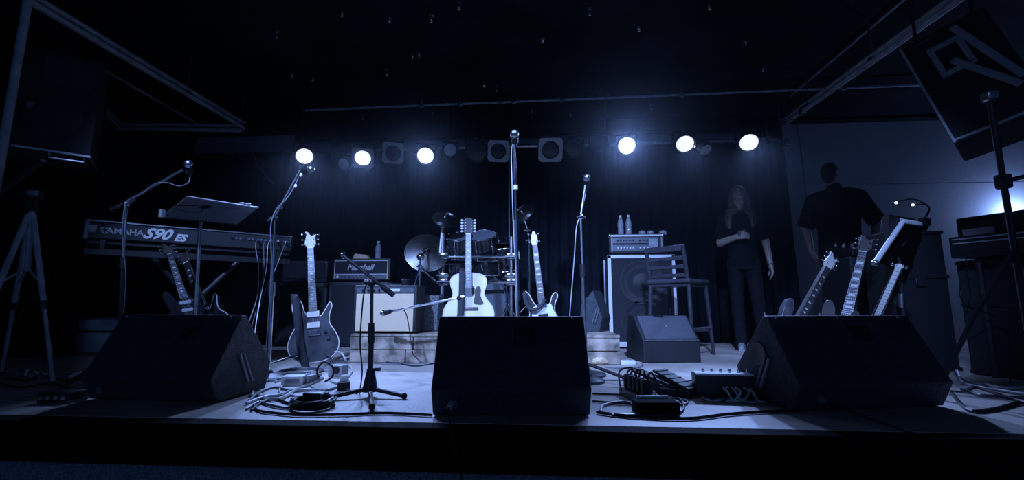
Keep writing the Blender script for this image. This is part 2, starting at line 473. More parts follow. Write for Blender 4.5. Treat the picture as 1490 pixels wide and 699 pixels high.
lit = [(443, 228, (-1.1, 2.2, 0.0), False, 'lit round stage lamp, first from the left end of the bar'),
       (528, 230, (-1.1, 2.0, 0.1), True, 'lit stage lamp in square gel frame beside a silver oval lamp'),
       (619, 227, (-0.7, 1.5, 0.3), False, 'lit stage lamp just left of the chrome-ringed unlit lamp'),
       (912, 212, (0.25, 0.0, 0.55), False, 'brightest lit stage lamp with a wide glow, above the water bottles'),
       (997, 210, (1.25, 2.3, 0.1), False, 'lit stage lamp beside a tilted silver oval lamp on the right'),
       (1090, 208, (1.5, 2.2, 0.1), False, 'lit round stage lamp farthest right, above the long-haired person')]
for px, py, aim, sq, lab in lit:
    par(px, py, RL, 'lit', lab, aim, None, sq, BP * (2.2 if px == 912 else 1))
par(483, 216, 0.10, 'off', 'unlit dark stage lamp turned sideways next to the leftmost lit lamp', (-5.5, 3.6, 2.0))
par(500, 239, 0.072, 'silver', 'small unlit stage lamp with silver reflector hanging low on the left', (-2.5, 2.2, 0.6), Y=4.8)
par(572, 223, 0.098, 'off', 'unlit stage lamp in pale square gel frame, between two lit lamps', (-0.6, 1.6, 0.9), None, True)
par(655, 218, 0.075, 'silver', 'small unlit stage lamp with chrome ring right of a lit lamp', (-0.3, 1.5, 1.6))
par(693, 221, 0.115, 'off', 'large unlit dark round stage lamp left of the centre microphone', (-0.6, 1.4, 0.4))
par(725, 220, 0.098, 'off', 'unlit stage lamp in square gel frame touching the centre microphone stand', (0.1, 1.6, 0.8), None, True)
par(801, 218, 0.11, 'off', 'unlit dark stage lamp in dim square frame right of centre microphone', (0.25, 1.6, 0.2), None, True)
par(836, 216, 0.10, 'off', 'unlit black round stage lamp in the middle of the right half', (0.5, 1.6, 0.3))
par(872, 208, 0.085, 'off', 'unlit small stage lamp next to the brightest lit lamp', (0.5, 1.3, 1.7))
par(1027, 219, 0.07, 'silver', 'small tilted silver stage lamp between the two rightmost lit lamps', (2.4, 3.0, 0.0), Y=4.8)
# junction boxes where the right track meets the bar
p = aty(1136, 205, 5.0)
tag(MB().box(p, (0.06, 0.05, 0.09), bev=0.005).box(p + V((0.07, 0, -0.02)), (0.05, 0.05, 0.07), bev=0.005).build('junction_box', M_steel), 'small pale junction box at the right end of the lamp bar', 'junction box')
cable('hanging_cable', [aty(1160, 178, 5.975), aty(1165, 215, 5.975), aty(1172, 275, 5.975), aty(1176, 330, 5.975)], 0.008, M_cableg, 'thin cable hanging down the blue wall beside the side curtain')
cable('hanging_cable', [lb, aty(362, 205, 5.4), aty(368, 225, 5.4), aty(382, 250, 5.4), aty(398, 268, 5.4)], 0.006, M_cableg, 'thin curved cable hanging left of the leftmost lit lamp')
cable('hanging_cable', [aty(741, 213, 5.0), aty(741, 235, 5.1), aty(741, 260, 5.3), aty(741, 330, 5.3), aty(742, 400, 5.3)], 0.009, M_cableg, 'straight cable dropping from the lamp bar behind centre microphone')

# ------------------------------------------------------------------ left loudspeaker on shelf, pole
t = thing('loudspeaker', 'dark two-way loudspeaker on a shelf bracket high on the left', 'loudspeaker', at(70, 222, 2.75), YAW + math.radians(38))
w, h, dp_ = 0.40, 0.70, 0.36
MB().box((-0.0, dp_ / 2, h / 2 + 0.01), (w, dp_, h), bev=0.012, seg=2).build('cabinet', M_tolex, t)
MB().box((0.04, -0.004, h * 0.80), (0.24, 0.012, 0.19), bev=0.004).build('horn_plate', M_grille, t)
MB().lathe([(0.16, 0.004), (0.165, -0.006), (0.15, -0.008), (0.12, 0.004), (0.06, 0.02), (0, 0.012)], 28, Matrix.Translation((0, -0.004, h * 0.36)) @ Matrix.Rotation(PI / 2, 4, 'X')).build('woofer', M_grille, t)
MB().box((-0.11, -0.008, h * 0.42), (0.03, 0.008, 0.04)).build('badge', M_panel, t)
tt = thing('speaker_shelf', 'pale steel shelf bracket under the left loudspeaker', 'bracket', at(70, 222, 2.75), YAW + math.radians(38))
MB().box((-0.05, 0.14, -0.004), (0.52, 0.42, 0.018), bev=0.003).build('shelf_plate', M_steel, tt)
MB().tube([(0.02, -0.07, -0.015), (0.02, -0.07, -0.05), (0.18, -0.07, -0.05), (0.18, -0.07, -0.015)], 0.008, 6, 1).build('handle', M_steel, tt)
MB().cyl((-0.05, 0.2, -0.005), (-0.5, 0.9, -0.35), 0.02, n=8).build('strut', M_steel, tt)
pt, pb = at(44, 42, 2.55), at(0, 250, 2.55)
tag(MB().cyl((pb.x - 0.01, pb.y, 0.0), (pb.x - 0.01, pb.y, ZT - 0.02), 0.022, n=12).build('upright_pole', M_gpipe), 'tall grey upright pole at the far left edge', 'pole')

# ------------------------------------------------------------------ right loudspeaker tilted on a stand
base = at(1463, 198, 2.45)
t = thing('loudspeaker', 'large black loudspeaker tilted inwards high on the right', 'loudspeaker', base)
t.rotation_euler = (math.radians(-6), math.radians(-15), YAW - math.radians(50))
w, h, dp_ = 0.40, 0.74, 0.38
MB().prism([(-w / 2, 0), (w / 2, 0), (w / 2, h), (-w / 2, h)], -dp_ / 2, dp_ / 2).build('cabinet', M_tolex, t, bevel=0.012)
MB().box((-w / 2 + 0.005, -dp_ / 2 - 0.006, h / 2), (0.012, 0.014, h)).build('corner_rail', M_gpipe, t)
MB().box((0.0, -dp_ / 2 - 0.004, 0.015), (w, 0.014, 0.012)).build('bottom_rail', M_gpipe, t)
b = MB()
for cx_, cz_, sx, sz in ((-0.02, h * 0.84, 0.16, 0.028), (-0.02, h * 0.58, 0.16, 0.028), (-0.085, h * 0.71, 0.028, 0.19), (0.045, h * 0.71, 0.028, 0.19)):
    b.box((cx_, -dp_ / 2 - 0.008, cz_), (sx, 0.016, sz))
b.build('handle_frame', M_grey, t)
MB().box((0.11, -dp_ / 2 - 0.012, h * 0.62), (0.035, 0.010, 0.5), RY(math.radians(-14))).build('strap', M_grey, t)
MB().box((0.06, -dp_ / 2 - 0.016, h * 0.45), (0.035, 0.010, 0.36), RY(math.radians(-28))).build('strap', M_grey, t)
MB().box((-0.08, -dp_ / 2 - 0.006, h * 0.955), (0.12, 0.008, 0.012)).build('badge', M_steel, t)
RS = t.rotation_euler.to_matrix()
hg_ = thing('speaker_hanger', 'pair of dark rods hanging the tilted right loudspeaker from the ceiling', 'bracket')
for sx in (-0.14, 0.14):
    q0 = base + RS @ V((sx, 0, h - 0.01))
    MB().cyl(q0, (q0.x, q0.y, ZC - 0.003), 0.010, n=8).build('rod', M_can, hg_)
    MB().box((q0.x, q0.y, ZC - 0.012), (0.09, 0.09, 0.02), bev=0.003).build('ceiling_plate', M_can, hg_)
tt = thing('speaker_stand', 'dark tripod speaker stand at the right edge of the frame', 'stand', (*at(1441, 150, 2.05).xy, 0))
PZ = at(1441, 138, 2.05).z
MB().cyl((0, 0, 0.35), (0, 0, PZ), 0.013, n=10).build('pole', M_can, tt)
MB().box((0, 0, 1.05), (0.05, 0.05, 0.07), bev=0.008).build('collar', M_can, tt)
MB().box((0, 0, PZ - 0.01), (0.05, 0.05, 0.05), bev=0.006).build('top_spigot', M_steel, tt)
for k in range(3):
    a = k * 2 * PI / 3 + 0.4
    MB().tube([(0, 0, 0.72), (0.17 * math.cos(a), 0.17 * math.sin(a), 0.40), (0.34 * math.cos(a), 0.34 * math.sin(a), 0.012)], 0.012, 6, 1).build('leg', M_can, tt)
MB().cyl((0.0, 0.0, 1.05), (0.09, -0.03, 1.07), 0.010, n=8).sph((0.09, -0.03, 1.07), 0.018).build('knob', M_chrome, tt)
# ------------------------------------------------------------------ floor monitors
def wedge(label, loc, rz, w=0.66, s=1.0, handle=None, strip_right=True, cup=False):
    t = thing('floor_monitor', label, 'floor monitor', loc, rz)
    P = [(0.055 * s, 0.006), (0.0, 0.118 * s), (0.172 * s, 0.412 * s), (0.20 * s, 0.412 * s), (0.43 * s, 0.15 * s), (0.40 * s, 0.006)]
    # body: loft of the side profile; the sloping front carries a real recess for the hand grip
    b = MB(); hw = w / 2
    L = [b.bm.verts.new((-hw, y, z)) for y, z in P]; R = [b.bm.verts.new((hw, y, z)) for y, z in P]
    n = len(P)
    b.bm.faces.new(L); b.bm.faces.new(list(reversed(R)))
    front = None
    for i in range(n):
        if i == 1:
            A, B, C, D = L[1], R[1], R[2], L[2]
            e1 = (R[1].co - L[1].co); e2 = (L[2].co - L[1].co); nr = V((0, -e2.z, e2.y)).normalized(); o0 = L[1].co.copy()
            u0, u1, v0, v1 = handle if handle else (0.50, 0.63, 0.56, 0.80)
            g = lambda u, v, d=0: o0 + e1 * u + e2 * v - nr * d
            q = [b.bm.verts.new(g(*c)) for c in ((u0, v0), (u1, v0), (u1, v1), (u0, v1))]
            q2 = [b.bm.verts.new(g(*c, 0.055 * s)) for c in ((u0 + .004, v0 + .02), (u1 - .004, v0 + .02), (u1 - .004, v1 - .02), (u0 + .004, v1 - .02))]
            outer = [A, B, C, D]
            for k in range(4):
                b.bm.faces.new((outer[k], outer[(k + 1) % 4], q[(k + 1) % 4], q[k]))
                b.bm.faces.new((q[k], q[(k + 1) % 4], q2[(k + 1) % 4], q2[k]))
            b.bm.faces.new(q2)
            hg = g
        else:
            b.bm.faces.new((L[i], R[i], R[(i + 1) % n], L[(i + 1) % n]))
    body = b.build('cabinet', M_wedge, t, smooth=False)
    bv = body.modifiers.new('bevel', 'BEVEL'); bv.width = 0.006; bv.segments = 2; bv.limit_method = 'ANGLE'
    um = (u0 + u1) / 2
    MB().cyl(hg(u0, v1 - 0.045, 0.01), hg(u1, v1 - 0.045, 0.01), 0.011 * s, n=8).build('grip_bar', M_rubber, t)
    # musicians' side: grille
    y0, z0 = P[3]; y1, z1 = P[4]
    ang = math.atan2(z1 - z0, y1 - y0)
    ln = math.hypot(y1 - y0, z1 - z0)
    MB().box((0, (y0 + y1) / 2 + 0.006, (z0 + z1) / 2 + 0.006), (w * 0.92, ln * 0.9, 0.012), RX(ang), 0.003).build('grille', M_grille, t)
    sx = hw if strip_right else -hw
    sg = 1 if strip_right else -1
    MB().box((sx + 0.004 * sg, 0.215 * s, 0.14 * s), (0.010, 0.014, 0.17 * s), RX(math.radians(28)), 0.002).box((sx + 0.004 * sg, 0.245 * s, 0.14 * s), (0.010, 0.010, 0.17 * s), RX(math.radians(28)), 0.002).build('side_rail', M_grey, t)
    if cup:
        Mx = Matrix.Translation((sx + 0.001 * sg, 0.25 * s, 0.23 * s)) @ Matrix.Rotation(sg * PI / 2, 4, 'Y')
        MB().lathe([(0.055, 0), (0.055, 0.006), (0.048, 0.006), (0.03, 0.002), (0, 0.001)], 20, Mx).build('pole_cup', M_plast, t)
    pj = V((-w * 0.36, 0.027 * s, 0.06 * s))
    MB().cyl(pj + V((0, 0.01, 0)), pj + V((0, -0.014, -0.004)), 0.018, n=12).build('jack_plate', M_panel, t)
    for sxx in (-0.45, -0.02, 0.42):
        MB().sph(hg(0.5 + sxx, 0.965), 0.006, u=6, v=5).build('screw', M_steel, t)
    for sx2 in (-1, 1):
        for yy in (0.09, 0.36):
            MB().cyl((sx2 * w * 0.4, yy * s, 0), (sx2 * w * 0.4, yy * s, 0.012), 0.015, n=8).build('rubber_foot', M_rubber, t)
    return t
def wedge_at(crease_l, crease_r, rz, label, **kw):
    a = gp(*crease_l, 0.118); b = gp(*crease_r, 0.118)
    mid = (a + b) / 2; w = (b - a).length
    return wedge(label, (mid.x, mid.y, 0), rz if rz is not None else math.atan2(b.y - a.y, b.x - a.x), w=w, **kw), w
wc, wcw = wedge_at((627, 568), (861, 568), None, 'black floor monitor in the centre of the stage edge, jack plugged in', handle=(0.52, 0.66, 0.60, 0.83))
wl, wlw = wedge_at((117, 549), (306, 553), None, 'black floor monitor at the left of the stage edge below keyboard', handle=(0.58, 0.72, 0.60, 0.83))
wr, wrw = wedge_at((1165, 563), (1388, 557), None, 'black floor monitor at the right of the stage edge, pole cup in side', handle=(0.52, 0.66, 0.62, 0.84), strip_right=False, cup=True)
# plugs and leads into the centre and right monitors
p = gp(657, 587, 0.06)
tt = thing('plug', 'pale jack plug in the centre floor monitor', 'plug', p - FWD * 0.0)
MB().cyl((0, -0.004, 0), (0, -0.05, -0.008), 0.011, n=10).build('sleeve', M_white, tt)
MB().cyl((0, -0.05, -0.008), (0, -0.07, -0.014), 0.007, n=8).build('boot', M_plast, tt)
cable('monitor_lead', [p + V((0, -0.07, -0.014)), p + V((0.015, -0.10, -0.05)), V((p.x + 0.03, YE - 0.01, 0.02)), V((p.x + 0.05, YE - 0.03, -0.05)), V((p.x + 0.09, YE - 0.04, -0.2)), V((p.x + 0.12, YE - 0.02, -0.45))], 0.0045, M_cable, 'thin lead hanging over the stage edge from the centre monitor')
p = gp(1195, 577, 0.06)
cable('monitor_lead', [p, p + V((0.03, -0.06, -0.03)), V((p.x + 0.08, YE + 0.02, 0.01)), V((p.x + 0.2, YE - 0.03, -0.02)), V((p.x + 0.45, YE - 0.05, -0.16)), V((p.x + 0.75, YE - 0.05, -0.2)), V((p.x + 1.1, YE - 0.05, -0.12)), V((p.x + 1.3, YE - 0.02, 0.005))], 0.0045, M_cable, 'thin lead drooping over the stage edge from the right monitor')

# small wedge near the bass rig: grille faces the camera
a = gp(939, 529); b = gp(1019, 528)
t = thing('floor_monitor', 'small floor monitor with grey grille in front of bass cabinet', 'floor monitor', ((a.x + b.x) / 2, (a.y + b.y) / 2, 0), math.atan2(b.y - a.y, b.x - a.x))
w = (b - a).length + 0.02; hw = w / 2
P = [(-0.0, 0.004), (0.0, 0.17), (0.20, 0.37), (0.34, 0.37), (0.40, 0.004)]
b_ = MB(); 
def sideprism(b, P, hw):
    L = [b.bm.verts.new((-hw, y, z)) for y, z in P]; R = [b.bm.verts.new((hw, y, z)) for y, z in P]; n = len(P)
    b.bm.faces.new(L); b.bm.faces.new(list(reversed(R)))
    for i in range(n): b.bm.faces.new((L[i], R[i], R[(i + 1) % n], L[(i + 1) % n]))
sideprism(b_, P, hw); b_.build('cabinet', M_tolex, t, smooth=False, bevel=0.008)
ang = math.atan2(0.20, 0.20)
MB().box((0, 0.094, 0.276), (w * 0.9, 0.25, 0.012), RX(ang), 0.003).build('grille', mat('grey_metal_grille', (0.10, 0.11, 0.13), 0.5, 0.3, 0.2, 80, 0.5, 300), t)
MB().box((0, 0.002, 0.178), (w * 0.95, 0.016, 0.012)).build('lower_trim', M_steel, t)
MB().box((-0.03, 0.175, 0.362), (0.09, 0.03, 0.01), RX(ang), 0.003).build('badge', M_plast, t)
MB().sph((0, 0.094, 0.284), 0.007, u=8, v=6).build('screw', M_steel, t)
# drum monitor on the riser, standing on its corner edge
c = at(866, 447, 4.0)
t = thing('floor_monitor', 'small black monitor tipped on edge on the riser, behind right microphone stand', 'floor monitor', (c.x, c.y, 0.225), YAW - 0.5)
b_ = MB(); M = Matrix.Rotation(math.radians(24), 4, 'Y')
b_.prism([(-0.12, 0.0), (0.07, 0.0), (0.10, 0.12), (0.02, 0.36), (-0.09, 0.24)], -0.12, 0.14); b_.build('cabinet', M_wedge, t, smooth=False, bevel=0.008)
for k in (0, 1):
    MB().box((0.035 + 0.022 * k, -0.126, 0.14), (0.008, 0.01, 0.13), RY(math.radians(18))).build('side_rail', M_steel, t)

# ------------------------------------------------------------------ riser
rl, rr = gp(507, 528), gp(903, 531)
RXL, RXR, RY0, RY1, RZT = rl.x, rr.x, (rl.y + rr.y) / 2, 5.42, 0.225
t = thing('drum_riser', 'low scuffed wooden drum riser built of boards', 'riser', ((RXL + RXR) / 2, RY0, 0))
rw = RXR - RXL
MB().box((0, (RY1 - RY0) / 2 + 0.02, RZT / 2 - 0.012), (rw - 0.03, RY1 - RY0 - 0.04, RZT - 0.03)).build('core', M_black, t)
nb = 8
for i in range(nb):
    d = (RY1 - RY0) / nb
    MB().box((0, d * (i + 0.5), RZT - 0.011), (rw, d - 0.006, 0.022), bev=0.003).build('deck_plank', M_wood, t)
xs = [-rw / 2, -rw / 2 + 0.46, -rw / 2 + 0.98, -rw / 2 + 1.52, rw / 2]
for j, (z0, z1) in enumerate(((0.002, 0.098), (0.104, 0.20))):
    for i in range(4):
        x0, x1 = xs[i] + (0.004 if i else 0), xs[i + 1] - 0.004
        if j and 0 < i: x0 += 0.06
        if j and i < 3: x1 += 0.06
        MB().box(((x0 + x1) / 2, 0.012 - 0.004 * ((i + j) % 2), (z0 + z1) / 2), (x1 - x0, 0.03, z1 - z0), bev=0.004).build('board', M_wood, t)

# ------------------------------------------------------------------ amplifiers
def amp_box(t, w, h, d, m_=M_tolex, bev=0.01):
    return MB().box((0, d / 2, h / 2 + 0.008), (w, d, h - 0.008), bev=bev, seg=2).build('cabinet', m_, t)
def feet(t, w, d, h=0.008):
    for sx in (-1, 1):
        for yy in (0.04, d - 0.04):
            MB().cyl((sx * (w / 2 - 0.04), yy, 0), (sx * (w / 2 - 0.04), yy, h + 0.004), 0.016, n=8).build('rubber_foot', M_rubber, t)
def knobs(t, xs, y, z, r, m_=M_plast):
    for x in xs: MB().cyl((x, y, z), (x, y - 0.014, z), r, r * 0.8, n=10).build('knob', m_, t)
# combo amplifier on the riser
a, b = aty(512, 490, RY0 + 0.03), aty(605, 490, RY0 + 0.03)
w = b.x - a.x; h = aty(558, 416, RY0 + 0.03).z - RZT; d = 0.24
t = thing('combo_amplifier', 'combo guitar amplifier with pale grille cloth on the riser', 'amplifier', ((a.x + b.x) / 2, RY0 + 0.03, RZT), 0.0)
amp_box(t, w, h, d); feet(t, w, d)
MB().box((0, -0.002, h * 0.44), (w - 0.05, 0.012, h * 0.78), bev=0.003).build('grille_cloth', M_pale, t)
MB().box((0, -0.003, h * 0.905), (w - 0.05, 0.012, h * 0.10), bev=0.003).build('control_panel', M_panel, t)
MB().box((0.06, -0.011, h * 0.905), (0.13, 0.004, h * 0.05)).build('name_plate', M_white, t)
knobs(t, [-w * 0.35 + i * 0.045 for i in range(4)], -0.009, h * 0.905, 0.010)
MB().tube([(-0.1, d / 2, h + 0.002), (-0.09, d / 2, h + 0.012), (0.09, d / 2, h + 0.012), (0.1, d / 2, h + 0.002)], 0.010, 6, 3).build('handle', M_rubber, t)
# half stack
def half_stack(px0, px1, ytop, ymid, D, lab_head, lab_cab, name_text, style):
    a, b = aty(px0, ymid, D), aty(px1, ymid, D)
    zc = a.z; hh = aty(px0, ytop, D).z - zc; w = b.x - a.x; cx_ = (a.x + b.x) / 2
    cab = thing('speaker_cabinet', lab_cab, 'speaker cabinet', (cx_, D, 0))
    amp_box(cab, w + 0.04, zc - 0.004, 0.34); feet(cab, w, 0.34)
    MB().box((0, -0.003, zc * 0.5), (w - 0.02, 0.012, zc - 0.08), bev=0.003).build('grille_cloth', M_cab_b, cab)
    MB().box((-w / 2 + 0.0, -0.006, zc * 0.5), (0.006, 0.014, zc - 0.07)).build('piping', M_steel, cab)
    for sx in (-1, 1):
        for zz in (0.03, zc - 0.03):
            MB().box((sx * (w / 2 + 0.004), 0.012, zz), (0.045, 0.05, 0.045), bev=0.008).build('corner_cap', M_plast, cab)
        MB().box((sx * (w / 2 + 0.022), 0.17, zc * 0.55), (0.006, 0.12, 0.07), bev=0.002).build('side_handle', M_steel, cab)
    hd = thing('amplifier_head', lab_head, 'amplifier', (cx_, D + 0.02, zc))
    amp_box(hd, w, hh, 0.26); feet(hd, w, 0.26)
    return hd, cab, w, hh
hd, cab, w, hh = half_stack(482, 566, 377, 410, 4.72, 'guitar amplifier head with white script name on its cabinet', 'black speaker cabinet under the script-lettered amplifier head', None, 0)
MB().box((0, -0.003, hh * 0.62), (w - 0.05, 0.010, hh * 0.56), bev=0.002).build('front_cloth', M_cab_b, hd)
MB().box((0, -0.004, hh * 0.20), (w - 0.05, 0.010, hh * 0.20), bev=0.002).build('control_panel', M_panel, hd)
for z_ in (hh * 0.32, hh * 0.915):
    MB().box((0, -0.007, z_), (w - 0.05, 0.008, 0.006)).build('piping', M_trimw, hd)
for x_ in (-w / 2 + 0.026, w / 2 - 0.026):
    MB().box((x_, -0.007, hh * 0.52), (0.006, 0.008, hh * 0.80)).build('piping', M_trimw, hd)
knobs(hd, [-w * 0.26 + i * w * 0.07 for i in range(8)], -0.009, hh * 0.20, 0.009, M_chrome)
MB().cyl((-w * 0.40, -0.009, hh * 0.20), (-w * 0.40, -0.02, hh * 0.20), 0.014, n=10).build('pilot_lamp', M_white, hd)
text_mesh('logo_lettering', 'Marshall', 0.088, mat('script_print', (0.5, 0.5, 0.5), 0.5), hd, (-0.01, -0.011, hh * 0.62), shear=0.35, bold=0.002)
hd2, cab2, w2, hh2 = half_stack(408, 474, 380, 412, 4.80, 'dark unlettered amplifier head behind the keyboard end', 'dark speaker cabinet under the unlettered amplifier head', None, 1)
MB().box((0, -0.003, hh2 * 0.55), (w2 - 0.05, 0.010, hh2 * 0.7), bev=0.002).build('front_cloth', M_cab_b, hd2)
for x_ in (-w2 / 2 + 0.02, w2 / 2 - 0.02): MB().sph((x_, 0.004, hh2 - 0.02), 0.014, u=8, v=6).build('corner_cap', M_steel, hd2)
knobs(hd2, [-w2 * 0.3 + i * 0.06 for i in range(6)], -0.009, hh2 * 0.2, 0.009, M_chrome)
# bass rig
D = 4.80
a, b, c = aty(887, 503, D), aty(989, 503, D), aty(887, 371, D)
w = b.x - a.x; hc = c.z; cx_ = (a.x + b.x) / 2
t = thing('bass_cabinet', 'tall bass speaker cabinet with white piping around black cloth', 'speaker cabinet', (cx_, D, 0), 0.0)
amp_box(t, w, hc, 0.38); feet(t, w, 0.38)
MB().box((0, -0.003, hc * 0.5), (w - 0.05, 0.010, hc - 0.06), bev=0.002).build('grille_cloth', M_cab_b, t)
MB().box((-w / 2 + 0.022, -0.007, hc / 2), (0.036, 0.012, hc - 0.02)).build('piping', M_trimw, t)
MB().box((w / 2 - 0.022, -0.007, hc / 2), (0.03, 0.012, hc - 0.02)).build('piping', M_trimw, t)
MB().box((0, -0.007, hc - 0.022), (w - 0.01, 0.012, 0.032)).build('piping', M_trimw, t)
MB().box((-w * 0.25, -0.007, 0.045), (w * 0.4, 0.012, 0.05)).build('lower_plate', M_white, t)
for zc_ in (hc * 0.70, hc * 0.27):
    Mx = Matrix.Translation((0, -0.009, zc_)) @ Matrix.Rotation(PI / 2, 4, 'X')
    MB().lathe([(0.235, 0.0), (0.235, 0.006), (0.215, 0.006), (0.20, 0.001), (0.10, -0.004), (0.09, 0.003), (0.0, 0.006)], 32, Mx).build('speaker_cone', mat('cone_cloth', (0.013, 0.014, 0.018), 0.55, 0, 0.2, 90, 0.3, 300), t)
MB().box((-w / 2 - 0.006, 0.19, hc / 2), (0.012, 0.02, hc * 0.92)).build('side_rail', M_steel, t)
hh = aty(892, 341, D).z - hc
t = thing('bass_amplifier_head', 'rack-style bass amplifier head with two rows of knobs', 'amplifier', (cx_ - 0.035, D + 0.02, hc), 0.0)
w2 = w * 0.82
amp_box(t, w2, hh, 0.30, M_tolex); feet(t, w2, 0.30)
for z_ in (0.33, 0.70):
    MB().box((-0.02, -0.004, hh * z_), (w2 - 0.09, 0.010, hh * 0.30), bev=0.002).build('control_panel', M_panel, t)
    knobs(t, [-w2 * 0.34 + i * w2 * 0.055 for i in range(6)] + [w2 * 0.06 + i * 0.04 for i in range(3)], -0.009, hh * z_, 0.009, M_white if z_ < 0.5 else M_plast)
MB().box((w2 * 0.30, -0.010, hh * 0.52), (0.10, 0.006, hh * 0.5), bev=0.002).build('meter_plate', M_steel, t)
MB().box((0, -0.005, hh * 0.93), (w2 - 0.02, 0.012, 0.018)).build('upper_trim', M_trimw, t)
for sx in (-1, 1):
    MB().sph((sx * (w2 / 2 - 0.012), 0.01, hh - 0.012), 0.024, u=10, v=8).build('corner_cap', M_steel, t)
    MB().box((sx * (w2 / 2 - 0.03), -0.006, hh * 0.5), (0.016, 0.014, hh * 0.7)).build('rack_ear', M_grey, t)
bass_top = hc + hh + 0.001
# ------------------------------------------------------------------ bottles and cups
def bottle(label, loc, h=0.21, r=0.032):
    t = thing('water_bottle', label, 'bottle', loc, 0, 'water bottles')
    MB().lathe([(0, 0), (r * 0.9, 0.0), (r, 0.008), (r, h * 0.30), (r * 0.93, h * 0.34), (r, h * 0.38), (r, h * 0.62), (r * 0.8, h * 0.76), (r * 0.42, h * 0.86), (r * 0.40, h * 0.91), (0, h * 0.91)], 16).build('bottle_body', M_glass, t)
    MB().lathe([(r * 1.01, h * 0.40), (r * 1.01, h * 0.60)], 16).build('wrapper', M_grey, t)
    MB().lathe([(r * 0.46, h * 0.895), (r * 0.46, h), (0, h)], 12).build('cap', M_white, t)
def on_top(px, Y, z): p = aty(px, 330, Y); return (p.x, Y, z)
bottle('water bottle with paper band, left one on the bass amplifier', on_top(903, D + 0.10, bass_top), 0.225)
bottle('water bottle, right one of the pair on the bass amplifier', on_top(914.5, D + 0.13, bass_top), 0.235)
p = aty(550, 377, 4.85)
bottle('small water bottle standing on the script-lettered amplifier head', (p.x, 4.85, p.z + 0.002), 0.20)
for px, lab, s in ((934, 'left upturned cup on the bass amplifier', 1.0), (946, 'upturned cup in the middle of the bass amplifier top', 1.0), (964, 'low cup on the right of the bass amplifier top', 1.15)):
    o = MB().lathe([(0, 0), (0.036 * s, 0), (0.040 * s, 0.02), (0.034 * s, 0.044), (0.020 * s, 0.052), (0, 0.053)], 16).build('cup', M_grey)
    o.location = on_top(px, D + 0.12, bass_top); tag(o, lab, 'cup', 'cups on the bass amplifier')
# odds on the lettered head: folded sheet and small shaker
p = aty(524, 377, 4.80)
o = MB().prism([(-0.09, 0), (0.10, 0), (0.06, 0.045), (-0.07, 0.06)], -0.04, 0.05).build('folded_towel', M_pale, bevel=0.008); o.location = (p.x, 4.84, p.z + 0.002)
tag(o, 'pale folded towel on the script-lettered amplifier head', 'towel')
p = aty(498, 377, 4.80)
o = MB().lathe([(0, 0), (0.03, 0), (0.03, 0.03), (0.012, 0.05), (0.016, 0.075), (0, 0.09)], 12).build('tuner_clip', M_steel); o.location = (p.x, 4.84, p.z + 0.002)
tag(o, 'small bright metal fitting on the left of the lettered amplifier head', 'fitting')
p = aty(590, 416, RY0 + 0.14)
o = MB().lathe([(0, 0), (0.036, 0), (0.04, 0.012), (0.038, 0.05), (0.03, 0.055), (0, 0.054)], 16).build('drink_tin', M_plast); o.location = (p.x, RY0 + 0.14, aty(558, 416, RY0 + 0.03).z + 0.004)
tag(o, 'small dark tin on the right top corner of combo amplifier', 'tin')

# ------------------------------------------------------------------ microphones
def mic_parts(root, tip, tail, r=0.024, par_name='microphone'):
    """mic from tail (cable end) to tip (grille)"""
    tip, tail = V(tip), V(tail); d = (tip - tail).normalized()
    mroot = MB().cyl(tail, tip - d * 0.05, r * 0.46, r * 0.68, n=14).build('microphone', M_plast, root)
    MB().sph(tip - d * 0.028, r, (1, 1, 1.08), 16, 10, d.to_track_quat('Z', 'Y').to_matrix()).build('mic_grille', M_steel, mroot)
    M = d.to_track_quat('Z', 'Y').to_matrix().to_4x4(); M.translation = tip - d * 0.038
    MB().torus(r * 0.98, 0.004, M, 18, 6).build('grille_band', M_chrome, mroot)
    cm = (tip * 0.45 + tail * 0.55)
    MB().cyl(cm - d * 0.025, cm + d * 0.025, r * 0.85, r * 0.9, n=12).build('mic_clip', M_rubber, root)
def tripod_base(t, base, R, hub_z, m_, ang0=0.3, r=0.009):
    MB().cyl(base + V((0, 0, hub_z - 0.06)), base + V((0, 0, hub_z + 0.03)), 0.024, 0.018, n=10).build('leg_hub', m_, t)
    for k in range(3):
        a = ang0 + k * 2 * PI / 3
        e = base + V((R * math.cos(a), R * math.sin(a), 0.012))
        l = MB().cyl(base + V((0, 0, hub_z)), e, r, r * 0.9, n=8).build('leg', m_, t)
        MB().sph(e, 0.015, u=8, v=6).build('rubber_foot', M_rubber, l)
def round_base(t, base, r=0.13):
    MB().lathe([(0, 0), (r, 0), (r, 0.012), (r * 0.9, 0.02), (0.03, 0.035), (0.02, 0.05), (0, 0.05)], 28, Matrix.Translation(base)).build('round_base', M_can, t)

# centre vocal microphone on a straight chrome stand
Dm = 2.75
tp = at(748.5, 205, Dm); gb = V((0, 0, 0)) + at(755, 462, Dm); gb.z = 0
t = thing('microphone_stand', 'tall straight chrome microphone stand in the stage centre', 'microphone stand')
top = tp; bas = V((gb.x, gb.y, 0))
j1 = bas.lerp(top, 0.62)
MB().cyl(bas + V((0, 0, 0.03)), j1, 0.0125, n=10).build('lower_tube', M_chrome, t)
MB().cyl(j1, top, 0.0085, n=10).build('upper_tube', M_chrome, t)
MB().cyl(j1 - V((0, 0, 0.06)), j1 + V((0, 0, 0.05)), 0.019, n=12).build('clutch', M_chrome, t)
MB().cyl(at(750, 276, Dm), at(750, 270, Dm), 0.016, n=10).build('ring_clip', M_white, t)
MB().cyl(bas.lerp(top, 0.32) , bas.lerp(top, 0.36), 0.017, n=12).build('collar', M_steel, t)
round_base(t, bas)
mic_parts(t, at(748.5, 191, Dm - 0.10), top + V((0, 0.06, -0.015)), 0.027)
